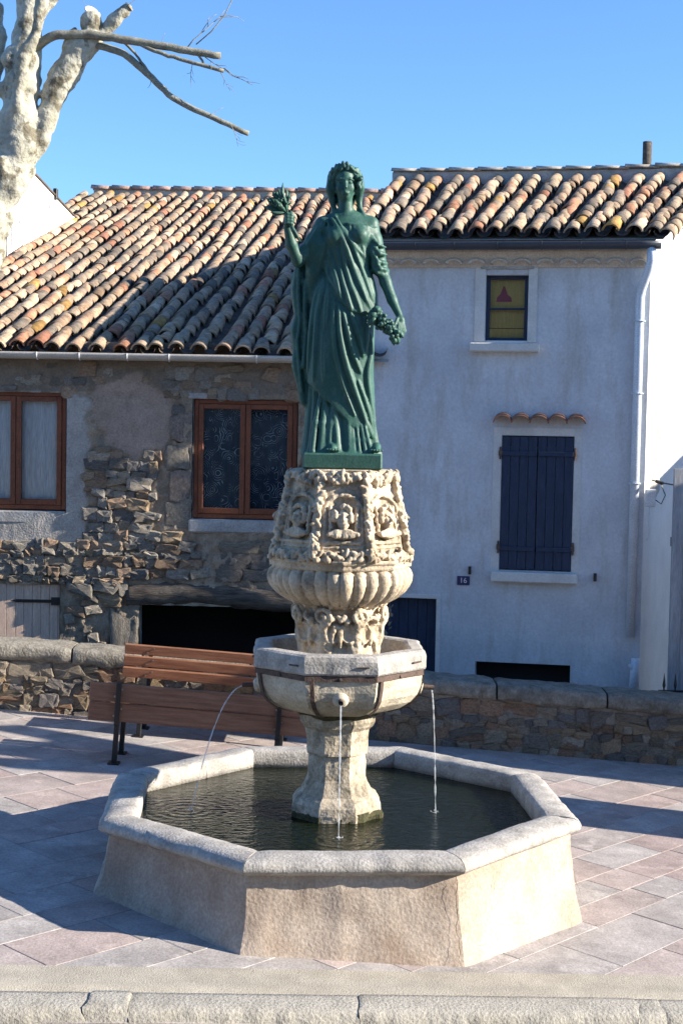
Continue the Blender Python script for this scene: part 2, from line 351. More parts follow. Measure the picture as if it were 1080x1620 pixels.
def clip(poly, n, d):                            # keep n.p <= d
    out = []
    for i in range(len(poly)):
        a, b = poly[i], poly[(i+1) % len(poly)]; da = n[0]*a[0]+n[1]*a[1]-d; db = n[0]*b[0]+n[1]*b[1]-d
        if da <= 0: out.append(a)
        if (da < 0 < db) or (db < 0 < da):
            t = da/(da-db); out.append((a[0]+t*(b[0]-a[0]), a[1]+t*(b[1]-a[1])))
    return out
def slabs():
    A = radians(50); e = (cos(A), sin(A)); f = (-sin(A), cos(A)); v = -7.0
    cols = [(.44, .32, .295), (.46, .36, .33), (.45, .40, .375), (.43, .41, .395), (.45, .43, .415), (.43, .41, .40), (.46, .38, .355), (.44, .35, .325)]
    nn = (sin(KA), -cos(KA))                      # outward normal of the kerb line
    dk = nn[0]*0+nn[1]*kerbline(0)
    while v < 7:
        w = rng.uniform(.28, .5); u = -8+rng.uniform(0, .6)
        while u < 8:
            l = rng.uniform(.45, 1.05); g = .0022
            P = [(u+g, v+g), (u+l-g, v+g), (u+l-g, v+w-g), (u+g, v+w-g)]
            P = [(a*e[0]+b*f[0], a*e[1]+b*f[1]) for a, b in P]
            u += l
            cx = sum(p[0] for p in P)/4; cy = sum(p[1] for p in P)/4
            if not (-5.0 < cx < 4.6 and -3.2 < cy < 5.2): continue
            if cx < -2.9-.27*(cy+2) or cx > 2.6+.27*(cy+2.): continue
            if max(abs(cx*cos(q)+cy*sin(q)) for q in (0, pi/4, pi/2, 3*pi/4)) < 1.1: continue
            P = clip(P, nn, dk); P = clip(P, (0, 1), 4.62)
            if len(P) < 3: continue
            ar = abs(sum(P[i][0]*P[(i+1) % len(P)][1]-P[(i+1) % len(P)][0]*P[i][1] for i in range(len(P))))/2
            if ar < .01: continue
            cx = sum(p[0] for p in P)/len(P); cy = sum(p[1] for p in P)/len(P)
            z0 = rng.uniform(.000, .002); tx, ty = rng.uniform(-.002, .002), rng.uniform(-.002, .002)
            V = []
            for s, dz in ((1, -.03), (1, -.002), (.985, .001)):
                V += [((p[0]-cx)*s, (p[1]-cy)*s, gz(p[0])-gz(cx)+dz+z0+tx*(p[0]-cx)+ty*(p[1]-cy)) for p in P]
            n = len(P); F = [tuple(range(2*n, 3*n))]
            for k in range(2):
                for i in range(n): F.append((k*n+i, k*n+(i+1) % n, (k+1)*n+(i+1) % n, (k+1)*n+i))
            o = obj('slab', V, F, M['slab'], pave); o.location = (cx, cy, gz(cx))
            c = rng.choice(cols); c = tuple(.55*v+.45*w for v, w in zip(c, (.445, .39, .365))); q = rng.uniform(.93, 1.03); o.color = (c[0]*q, c[1]*q, c[2]*q, 1)
        v += w
slabs()
# kerb: a concrete strip and worn granite stones with a rough front
def kerb():
    k = empty('kerb', (0, kerbline(0, .4), 0)); tag(k, kind='structure')
    def P(s, off, dz): x = s; return (x, kerbline(x, off)-kerbline(0, .4), gz(x)+dz)
    xs = np.arange(-6, 6.01, .08)
    V = []; F = []
    for i, x in enumerate(xs):
        for j, off in enumerate((0, .06, .12, .18, .24, .30, .345)):
            V.append(P(x, off, .006+.004*fbm((x*3, off*6, 1)) - (.02 if j == 6 else 0)))
    for i in range(len(xs)-1):
        for j in range(6): F.append((i*7+j, i*7+j+1, (i+1)*7+j+1, (i+1)*7+j))
    obj('concrete_strip', V, F, M['concrete'], k, True)
    cuts = [-6, -4.6, -3.3, -1.28, -1.06, .14, 1.72, 1.86, 3.2, 4.6, 6]
    for a, b in zip(cuts[:-1], cuts[1:]):
        n = max(6, int((b-a)/.018)); V = []; F = []
        prof = [(.352, -.04), (.355, .006), (.40, .010), (.46, .010), (.52, .007), (.56, .002), (.582, -.016), (.594, -.05), (.61, -.1), (.612, -.14), (.61, -.24)]
        m = len(prof); ph = rng.uniform(0, 50); sag = rng.uniform(-.006, .006)
        for i in range(n+1):
            t = i/n; x = a+.0015+(b-a-.003)*t; ed = min(1, min(t, 1-t)*(b-a)/.012)
            for j, (off, dz) in enumerate(prof):
                q = fbm((x*9+ph, off*14, dz*14)); r = 0.013*q if j > 5 else .003*q
                x2 = x+.03*fbm((a*7 if i == 0 else b*7, off*8, dz*8))*(1 if i in (0, n) else 0)
                V.append(P(x2, off+r*(1 if j > 2 else 0), dz+sag+r*.6-(1-ed)*.003))
        for i in range(n):
            for j in range(m-1): F.append((i*m+j, i*m+j+1, (i+1)*m+j+1, (i+1)*m+j))
        n0 = len(V); V += V[:m]+V[n*m:(n+1)*m]; F += [tuple(range(n0, n0+m)), tuple(range(n0+m, n0+2*m))[::-1]]
        recalc(obj('kerb_stone', V, F, M['kerb'], k, True))
    mb = MB()
    for a, b in ((-6, 6),):
        mb.add([P(a, .33, -.05), P(b, .33, -.05), P(b, .6, -.06), P(a, .6, -.06), P(a, .6, -.24), P(b, .6, -.24)], [(0, 1, 2, 3), (3, 2, 5, 4)])
    mb.build('joint_bed', M['joint'], k)
kerb()

# ---- stones
def stone_meshes(n, mat, nu=10, nv=7, sq=.40):
    out = []
    for k in range(n):
        V = [(0, -.5, 0)]; F = []
        ph = k*17.3
        for j in range(1, nv):
            la = pi*j/nv
            for i in range(nu):
                lo = 2*pi*i/nu
                x, y, z = sin(la)*cos(lo), -cos(la), sin(la)*sin(lo)
                f = lambda v: math.copysign(abs(v)**sq, v)
                p = Vector((f(x), f(y), f(z)))*.5
                p *= 1+.34*mnoise.noise(p*2.6+Vector((ph, 0, 0)))+.26*mnoise.noise(p*5+Vector((0, ph, 0)))
                V.append(tuple(p))
        V.append((0, .5, 0)); L = len(V)-1
        for i in range(nu): F.append((0, 1+i, 1+(i+1) % nu)); F.append((L, L-nu+(i+1) % nu, L-nu+i))
        for j in range(nv-2):
            for i in range(nu): F.append((1+j*nu+i, 1+(j+1)*nu+i, 1+(j+1)*nu+(i+1) % nu, 1+j*nu+(i+1) % nu))
        me = mesh('stone', V, F, mat, sq < .3); out.append(me)
        o = bpy.data.objects.new('tmp', me); recalc(o); bpy.data.objects.remove(o)
    return out
STONES = stone_meshes(18, M['rubble'], 11, 8, .34)
BLOCKS = stone_meshes(6, M['rubble'], 12, 8, .22)
PAL = [(.38, .34, .29), (.31, .285, .255), (.22, .205, .19), (.42, .35, .27), (.46, .35, .24), (.38, .27, .19), (.34, .32, .29), (.50, .45, .38), (.40, .29, .21), (.30, .265, .225)]
def lay_stones(parent, place, x0, x1, z0, z1, want, hr=(.07, .17), asp=(.9, 2.5), dep=(.07, .12), pal=PAL, r=rng, gap=.0, maxn=290):
    z = z0; cnt = 0
    while z < z1:
        h = r.uniform(*hr); x = x0+r.uniform(-.1, 0)
        while x < x1:
            w = h*r.uniform(*asp); parts = [(x+w/2, z+h/2, w, h)]
            if h > .12 and r.random() < .28:
                q = r.uniform(.35, .65); parts = [(x+w/2, z+h*q/2, w, h*q), (x+w/2, z+h*(1+q)/2, w, h*(1-q))]
            for (a, b, ww, hh) in parts:
                s = want(a, b, ww, hh)
                if s and cnt < maxn:
                    d = r.uniform(*dep)*s
                    o = inst('stone', r.choice(STONES), place(a, b+r.uniform(-.022, .022))@Matrix.Rotation(r.uniform(-.2, .2), 4, 'Y')@Matrix.Rotation(r.uniform(-.12, .2), 4, 'Z')@Matrix.Diagonal((ww*1.08, d*1.1, hh*1.12, 1)), parent)
                    c = r.choice(pal); q = r.uniform(.75, 1.25); o.color = (c[0]*q, c[1]*q, c[2]*q, 1); cnt += 1
            x += w+gap
        z += h+gap
    return cnt
def block(parent, place, x0, x1, z0, z1, d, col, name='stone'):
    o = inst(name, rng.choice(BLOCKS), place((x0+x1)/2, (z0+z1)/2)@Matrix.Diagonal(((x1-x0)*1.02, d, (z1-z0)*1.02, 1)), parent); o.color = (*col, 1); return o

# ================================================================== PARAPET
def parapet():
    Y0 = 4.65; t = empty('parapet_wall', (0, Y0+.2, 0))
    tag(t, 'low rubble stone parapet with rounded coping stones behind the fountain', 'wall')
    V = []; F = []; xs = np.arange(-5.5, 5.2, .05); zs = np.arange(-.1, .56, .045)
    for x in xs:
        for z in zs: V.append((x, -.2-.012-.02*fbm((x*5, z*6, 3)), gz(x)+z))
    m = len(zs)
    for i in range(len(xs)-1):
        for j in range(m-1): F.append((i*m+j, (i+1)*m+j, (i+1)*m+j+1, i*m+j+1))
    o = obj('wall_face', V, F, M['wallbase'], t, True)
    a = o.data.color_attributes.new('Col', 'FLOAT_COLOR', 'POINT')
    for i, v in enumerate(V):
        q = .30+.10*fbm((v[0]*2, v[2]*3, 8)); a.data[i].color = (q, q*.86, q*.70, 1)
    MB().add([(-5.5, .2, -1), (5.2, .2, -1), (5.2, .2, .55+gz(5.2)), (-5.5, .2, .55+gz(-5.5)), (-5.5, -.19, .55+gz(-5.5)), (5.2, -.19, .55+gz(5.2))], [(0, 1, 2, 3), (3, 2, 5, 4)]).build('wall_core', M['mortar'], t, fix=False)
    pl = lambda x, z: Matrix.Translation((x, -.195, gz(x)+z))
    r = random.Random(3)
    lay_stones(t, pl, -3.7, 3.9, -.03, .46, lambda x, z, w, h: (r.random() < .95) and (.9 if x < -.5 else .72), (.07, .15), (.9, 2.4), (.07, .12), [(.30, .25, .19), (.24, .21, .18), (.36, .27, .18), (.22, .20, .19), (.40, .34, .27), (.34, .22, .15)], r)
    cuts = [-5.5, -4.3, -2.72, -2.0, -.9, .35, 1.62, 2.75, 4.0, 5.2]
    for a, b in zip(cuts[:-1], cuts[1:]):
        n = int((b-a)/.05); prof = [(-.225, .52), (-.255, .535), (-.268, .585), (-.262, .645), (-.235, .682), (-.1, .697), (.08, .70), (.2, .69), (.25, .63), (.25, .55), (.2, .50)]; m = len(prof); V = []; F = []; ph = r.uniform(0, 60)
        for i in range(n+1):
            tt = i/n; x = a+.01+(b-a-.02)*tt; e = min(1, min(tt, 1-tt)*(b-a)/.06)
            for (y, z) in prof:
                q = fbm((x*5+ph, y*9, z*9)); V.append((x, y*(1-.05*(1-e))+.022*q*(1 if y < .15 else 0), gz(x)+.6+(z-.6)*(1-.06*(1-e))+.018*q))
        for i in range(n):
            for j in range(m): F.append((i*m+j, i*m+(j+1) % m, (i+1)*m+(j+1) % m, (i+1)*m+j))
        n0 = len(V); V += V[:m]+V[n*m:(n+1)*m]; F += [tuple(range(n0, n0+m)), tuple(range(n0+m, n0+2*m))[::-1]]
        o = recalc(obj('coping_stone', V, F, M['rubble'], t, True)); q = r.uniform(.22, .31); o.color = (q, q*.93, q*.80, 1)
parapet()

# ================================================================== ROOF TILES
def tile_mesh(mat, L=.40, r0=.088, r1=.108, n=8, th=.013, arc=2.9):
    V = []; F = []
    for (y, r) in ((0, r1), (L, r0)):
        for rr in (r, r-th):
            for i in range(n+1):
                a = pi/2-arc/2+arc*i/n; V.append((rr*cos(a), y, rr*sin(a)*.92))
    k = n+1
    for i in range(n):
        F.append((i, i+1, 2*k+i+1, 2*k+i)); F.append((k+i+1, k+i, 3*k+i, 3*k+i+1)); F.append((i+1, i, k+i, k+i+1)); F.append((2*k+i, 2*k+i+1, 3*k+i+1, 3*k+i))
    F += [(0, 2*k, 3*k, k), (n, k+n, 3*k+n, 2*k+n)]
    me = mesh('tile', V, F, mat, False)
    for p in me.polygons: p.use_smooth = len(p.vertices) == 4 and p.index < 4*n and p.index % 4 < 2
    o = bpy.data.objects.new('tmp', me); recalc(o); bpy.data.objects.remove(o); return me
TILE = [tile_mesh(M['tile'], .40, .066+.004*q, .100+.005*q, th=.018) for q in (-1, 0, 1)]
TCOL = [(.56, .43, .31)]*5+[(.60, .48, .36)]*4+[(.50, .36, .25)]*4+[(.40, .32, .25)]*4+[(.27, .23, .19)]*4+[(.58, .30, .19)]*2+[(.60, .42, .30)]*3+[(.50, .31, .11)]+[(.50, .24, .16)]
def tcol(r, p=Vector()): c = r.choice(TCOL); q = r.uniform(.68, 1.05)*(1+.45*mnoise.noise(p*.9)+.25*mnoise.noise(p*2.3)); return (c[0]*q, c[1]*q*.97, c[2]*q*.92)
def lay_roof(parent, place, ncol, nrow, near, r, radius=1.0, skip=None):
    """place(c, row) -> 4x4 frame with x across, y upslope, z normal"""
    farV = []; farF = []; farC = []; pan = MB(); k = 0
    panV = []
    for c in range(ncol):
        for row in range(nrow):
            if skip and skip(c, row): continue
            M0 = place(c, row)
            J = M0@Matrix.Translation((r.uniform(-.016, .016), r.uniform(-.035, .035), r.uniform(0, .010)))@Matrix.Rotation(r.uniform(-.085, .085), 4, 'Z')@Matrix.Rotation(radians(5.0)+r.uniform(-.03, .03), 4, 'X')@Matrix.Diagonal((radius, 1, radius, 1))
            if near(c, row): inst('tile', r.choice(TILE), J, parent, tcol(r, M0.translation))
            else:
                me = TILE[k % 3]; k += 1; n = len(farV); col = tcol(r, M0.translation)
                farV += [tuple(J@v.co) for v in me.vertices]; farF += [tuple(i+n for i in p.vertices) for p in me.polygons]; farC += [col]*len(me.vertices)
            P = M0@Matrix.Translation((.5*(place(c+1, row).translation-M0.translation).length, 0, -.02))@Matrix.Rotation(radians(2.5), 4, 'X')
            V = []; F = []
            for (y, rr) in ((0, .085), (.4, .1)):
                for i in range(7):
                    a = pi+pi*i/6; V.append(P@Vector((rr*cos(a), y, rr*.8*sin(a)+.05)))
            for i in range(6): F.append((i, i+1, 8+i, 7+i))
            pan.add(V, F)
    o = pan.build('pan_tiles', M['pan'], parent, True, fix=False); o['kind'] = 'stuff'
    if farV:
        o = obj('upper_tiles', farV, farF, M['tile_far'], parent); o['kind'] = 'stuff'
        a = o.data.color_attributes.new('Col', 'FLOAT_COLOR', 'POINT'); a.data.foreach_set('color', np.array([(*c, 1) for c in farC], np.float32).ravel())

def frame(P, x, y):
    x = Vector(x).normalized(); y = Vector(y); y = (y-x*y.dot(x)).normalized() if False else y.normalized(); z = x.cross(y).normalized(); x = y.cross(z)
    return Matrix(((x.x, y.x, z.x, P[0]), (x.y, y.y, z.y, P[1]), (x.z, y.z, z.z, P[2]), (0, 0, 0, 1)))

# ================================================================== STONE HOUSE (left)
def YL(x): return 6.71-.035*x
def stone_house():
    H = empty('stone_house', (-1.8, YL(-1.8), -.95)); tag(H, 'old rubble stone house with long clay tile roof and brown windows', 'house')
    o0 = Vector((-1.8, YL(-1.8), -.95))
    def loc(x, z, out=0): return Vector((x, YL(x)-out, z))-o0
    pl = lambda x, z: Matrix.Translation(loc(x, z))@Matrix.Rotation(-.035, 4, 'Z')
    holes = [(-4.42, -3.23, 2.13, 3.54), (-1.74, -.53, 2.08, 3.49), (-4.22, -3.29, -.95, 1.29), (-2.36, -.30, -.95, 1.08)]
    inh = lambda x, z, m=0: any(a-m < x < b+m and c-m < z < d+m for a, b, c, d in holes)
    # --- wall surface: irregular plaster over rubble
    h = .03; xs = np.arange(-4.9, .62, h); zs = np.arange(-1, 4.15, h)
    def patch(x, z):                       # pinkish render patch between the windows
        d = ((x+2.42)/.50)**2+((z-3.28)/.50)**2+.5*fbm((x*3, z*3, 5)); return max(0, min(1, (1.0-d)*6))
    def cem(x, z):                         # cement band round the left window
        d = max(-3.25-x if x < -3.25 else x+3.06, 0)
        e = max(abs(z-2.72)-.88, 0); q = max(x+3.04, 0)/.10+max(z-3.46, 1.86-z, 0)/.1+.7*fbm((x*6, z*6, 2)); return max(0, min(1, (.8-q)*4)) if x < -2.8 else 0
    V = []; C = []
    for x in xs:
        for z in zs:
            p, c = patch(x, z), cem(x, z); q = fbm((x*2.2, z*2.2, 0)); f = fbm((x*9, z*9, 4))
            g_ = fbm((x*22, z*22, 7)); d = .020*(1-p)*(1-c)+.012*q+(.024*f+.014*g_)*(1-p)*(1-c)+.018*p+.022*c+.005*f+.003*g_-.006*(1-p)*(1-c)*(z < 2.9)
            V.append(loc(x, z, d))
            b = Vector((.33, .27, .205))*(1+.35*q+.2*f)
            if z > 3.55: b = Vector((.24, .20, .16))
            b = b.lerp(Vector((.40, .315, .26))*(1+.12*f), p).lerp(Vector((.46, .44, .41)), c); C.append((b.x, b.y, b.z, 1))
    m = len(zs); F = []
    for i in range(len(xs)-1):
        for j in range(m-1):
            if not inh(xs[i]+h/2, zs[j]+h/2): F.append((i*m+j, (i+1)*m+j, (i+1)*m+j+1, i*m+j+1))
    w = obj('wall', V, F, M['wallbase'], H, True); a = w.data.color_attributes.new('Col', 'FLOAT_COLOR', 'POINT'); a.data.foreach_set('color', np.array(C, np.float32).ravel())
    b = MB()
    for (x0, x1, z0, z1) in holes:          # reveals
        for (p, q) in (((x0, z0), (x0, z1)), ((x0, z1), (x1, z1)), ((x1, z1), (x1, z0)), ((x1, z0), (x0, z0))):
            b.add([loc(*p, .0), loc(*q, .0), loc(*q, -.3), loc(*p, -.3)], [(0, 1, 2, 3)])
    b.build('reveal', M['greycem'], H, fix=False)
    # --- stones of the wall, each its own
    r = random.Random(11)
    def want(x, z, w, hh):
        if inh(x-w/2, z, .01) or inh(x+w/2, z, .01) or inh(x, z-hh/2, .0) or inh(x, z+hh/2, .02): return 0
        if 1.0 < z+hh/2 and z-hh/2 < 1.36 and x+w/2 > -2.46: return 0
        if -2.08 < x+w/2 and x-w/2 < -1.72 and 1.92 < z < 3.35: return 0
        if -2.70 < x+w/2 and x < -2.3 and z < 1.0: return 0
        if x+w/2 > -1.8 and 1.86 < z+hh/2 and z-hh/2 < 2.1: return 0
        if x+w/2 > -1.45 and 1.3 < z < 1.9: return 0
        if cem(x, z) > .3 or patch(x, z) > .3: return 0
        if x < -2.75 and z < .9 and x > -3.3: return .8 if r.random() < .6 else 0
        if z > 2.95: return .5 if r.random() < .5 else 0
        return 1.0
    lay_stones(H, pl, -4.0, -.35, .42, 3.85, want, (.055, .155), (.8, 2.4), (.07, .14), r=r, maxn=287)
    for i in range(4): block(H, pl, -2.06+.05*(i % 2), -1.765, 1.98+.335*i, 2.30+.335*i, .07, (.27+.03*(i % 2), .245, .21))
    block(H, pl, -2.68, -2.365, -.3, .97, .1, (.30, .27, .23))
    for k, (x0, x1) in enumerate(((-1.45, -1.15), (-1.14, -.72), (-.71, -.3), (-1.4, -1.05), (-1.04, -.62), (-.61, -.25), (-1.42, -.95), (-.94, -.5))):
        rr = (0, 0, 0, 1, 1, 1, 2, 2)[k]; z0 = (1.37, 1.52, 1.70)[rr]; block(H, pl, x0, x1, z0, z0+(.14, .17, .14)[rr], .05, ((.24, .21, .18), (.20, .18, .165), (.29, .25, .20))[rr])
    # --- beam over the dark opening, gnarled
    V = []; F = []; n = 48; mm = 14
    for i in range(n+1):
        x = -2.5+2.25*i/n; hh = .135+.03*fbm((x*2, 0, 1)); zc = 1.185+.03*sin(x*2.6)+.01*fbm((x*4, 2, 0))
        for j in range(mm):
            a_ = 2*pi*j/mm; q = 1+.16*fbm((x*3, cos(a_)*1.4, sin(a_)*1.4)); V.append(loc(x, zc+hh*sin(a_)*q, .0)+Vector((0, -.10*cos(a_)*q+.03, 0)))
    for i in range(n):
        for j in range(mm): F.append((i*mm+j, i*mm+(j+1) % mm, (i+1)*mm+(j+1) % mm, (i+1)*mm+j))
    F += [tuple(range(mm)), tuple(n*mm+j for j in range(mm))]
    recalc(obj('lintel_beam', V, F, M['darkwood'], H, True))
    MB().add([loc(-2.5, -.95, -.9), loc(-.1, -.95, -.9), loc(-.1, 1.3, -.9), loc(-2.5, 1.3, -.9), loc(-2.5, -.95, -.28), loc(-2.5, 1.3, -.28), loc(-.1, -.95, -.28), loc(-.1, 1.3, -.28)], [(0, 1, 2, 3), (0, 3, 5, 4), (1, 6, 7, 2), (3, 2, 7, 5)]).build('dark_opening', M['void'], H, fix=False)
    MB().add([loc(-4.6, 1.4, -.5), loc(-.1, 1.4, -.5), loc(-.1, 4, -.5), loc(-4.6, 4, -.5)], [(0, 1, 2, 3)]).build('dark_interior', M['void'], H, fix=False)
    # --- windows
    def window(x0, x1, z0, z1, inner, nm):
        wd = empty(nm, parent=H); wd.location = loc((x0+x1)/2, z0, -.06); wd.rotation_euler = (0, 0, -.035); W_, Z = (x1-x0)/2, z1-z0
        f = MB(); t = .055
        f.box((-W_, -.03, 0), (-W_+t, .04, Z), .006).box((W_-t, -.03, 0), (W_, .04, Z), .006).box((-W_+t, -.03, Z-t), (W_-t, .04, Z), .006).box((-W_+t, -.03, 0), (W_-t, .04, t), .006)
        f.build('frame', M['frame'], wd)
        for s in (-1, 1):
            a_, b_ = (-W_+t, -.004) if s < 0 else (.004, W_-t); c = MB(); q = .058
            c.box((a_, -.045, t), (a_+q, .02, Z-t), .006).box((b_-q, -.045, t), (b_, .02, Z-t), .006).box((a_+q, -.045, Z-t-q), (b_-q, .02, Z-t), .006).box((a_+q, -.045, t), (b_-q, .02, t+q+.01), .006)
            c.build('casement', M['frame'], wd)
            MB().box((a_+q, -.012, t+q), (b_-q, -.006, Z-t-q)).build('pane', M['glass'], wd)
        xs_ = np.linspace(-W_+.02, W_-.02, 60); V = []; F = []
        for i, x in enumerate(xs_):
            y = .07+.018*sin(x*24)+.01*sin(x*57); V += [(x, y, .02), (x, y, Z-.02)]
        for i in range(59): F.append((2*i, 2*i+2, 2*i+3, 2*i+1))
        obj('curtain', V, F, inner, wd, True)
        return wd
    window(-4.42, -3.23, 2.16, 3.54, M['curtain'], 'window'); window(-1.735, -.53, 2.10, 3.49, M['lace'], 'window')
    MB().box(loc(-1.80, 3.49, .025), loc(-.45, 3.56, -.12), .008).build('lintel', M['greycem'], H)
    MB().box(loc(-4.5, 3.54, .03), loc(-3.2, 3.60, -.12), .008).build('lintel', M['greycem'], H)
    MB().box(loc(-1.78, 1.93, .06), loc(-.42, 2.09, -.2), .02).build('window_sill', M['greycem'], H)
    MB().box(loc(-4.5, 2.0, .05), loc(-3.18, 2.145, -.2), .015).build('window_sill', M['greycem'], H)
    # --- plank door with strap hinge
    d = empty('door', parent=H); d.location = loc(-3.75, .2, -.03); x = -.47
    while x < .455:
        MB().box((x, -.02, -1.1), (x+.098, .02, 1.08), .004).build('plank', M['plank'], d); x += .101
    MB().box((-.47, -.026, 1.03), (-.30, .01, -1.1)).build('plank', M['plank'], d)
    s = MB().box((-.05, -.034, .865), (.44, -.021, .90)).box((.36, -.05, .84), (.45, -.02, .93))
    s.add([(-.05, -.034, .865), (-.05, -.034, .90), (-.13, -.03, .882)], [(0, 1, 2)]); s.build('strap_hinge', M['iron'], d)
    # --- roof
    sl = .318; A = radians(4.3); back = Vector((sin(A), cos(A), 0)); ed = Vector((cos(.035), -sin(.035), 0)); e0 = Vector((-5.95, YL(-5.95)-.24, 4.02))
    pitch, ex = .239, .318; nc, nr = 27, 38; upv = (back+Vector((0, 0, sl))).normalized(); r = random.Random(5)
    roof = MB()
    q = [e0+ed*-.2+Vector((0, .02, -.08)), e0+ed*(nc*pitch)+Vector((0, .02, -.08))]; q2 = [p+back*11.7+Vector((0, 0, sl*11.7)) for p in q]
    roof.add([p-o0 for p in q+q2], [(0, 1, 3, 2)]); roof.add([p-o0 for p in q2]+[p-o0+back*9-Vector((0, 0, sl*9)) for p in q2], [(0, 1, 3, 2)])
    roof = roof.build('roof', M['mortar'], H, fix=False)
    wob = [r.uniform(-.02, .02) for _ in range(nc+3)]
    def place(c, row):
        t = row*ex*cos(math.atan(sl)); P = e0+ed*(c*pitch+wob[c]+.02*sin(row*.3+c))+back*t+Vector((0, 0, sl*t+.015*sin(c*.8+row*.35)-.05*sin(pi*row/nr)))
        return frame(P-o0, ed, upv)
    vis = []
    for c in range(nc):
        for row in range(nr):
            P = place(c, row).translation+o0; px = P.x/(P.y+9.786)
            if -.243 < px < .03: vis.append((P.y, c, row))
    vis.sort(); nearset = set((c, row) for _, c, row in vis[:298])
    lay_roof(roof, place, nc, nr, lambda c, row: (c, row) in nearset, r)
    rp = e0+back*11.75+Vector((0, 0, sl*11.75+.09)); RT = tile_mesh(M['tile'], .46, .10, .115)
    MB().add([rp-o0+ed*.1+Vector((0, -.07, -.16)), rp-o0+ed*6.8+Vector((0, -.07, -.16)), rp-o0+ed*6.8+Vector((0, -.05, .04)), rp-o0+ed*.1+Vector((0, -.05, .04))], [(0, 1, 2, 3)]).build('ridge_mortar', M['mortar'], roof, fix=False)
    for i in range(17):
        P = rp+ed*(.05+.405*i); MM = frame(P-o0, -back, ed); q = r.uniform(.85, 1.1); inst('ridge_tile', RT, MM@Matrix.Rotation(-radians(2), 4, 'X'), roof, (.50*q, .33*q, .27*q))
    # gutter with brackets
    g = MB(); V = []; F = []; xs_ = np.linspace(-5.2, .02, 30); n = 8
    for x in xs_:
        for (rr) in (.078, .070):
            for i in range(n+1):
                a_ = pi+pi*i/n; V.append(Vector((x, YL(x)-.235+rr*cos(a_), 3.985+rr*sin(a_)))-o0)
    k = 2*(n+1)
    for i in range(len(xs_)-1):
        for j in range(n):
            F.append((i*k+j, i*k+j+1, (i+1)*k+j+1, (i+1)*k+j)); F.append((i*k+n+1+j+1, i*k+n+1+j, (i+1)*k+n+1+j, (i+1)*k+n+2+j))
        F.append((i*k, (i+1)*k, (i+1)*k+n+1, i*k+n+1)); F.append((i*k+n, i*k+2*n+1, (i+1)*k+2*n+1, (i+1)*k+n))
    gt = obj('gutter', V, F, M['gutterL'], H, True)
    for x in (-3.52, -3.03, -2.48, -2.0, -1.0, -.4):
        MB().tube([Vector((x, YL(x)-.235+.083*cos(a_), 3.985+.083*sin(a_)))-o0 for a_ in np.linspace(pi, 2*pi, 9)], .007, 6).build('gutter_bracket', M['enamel'], gt)
stone_house()

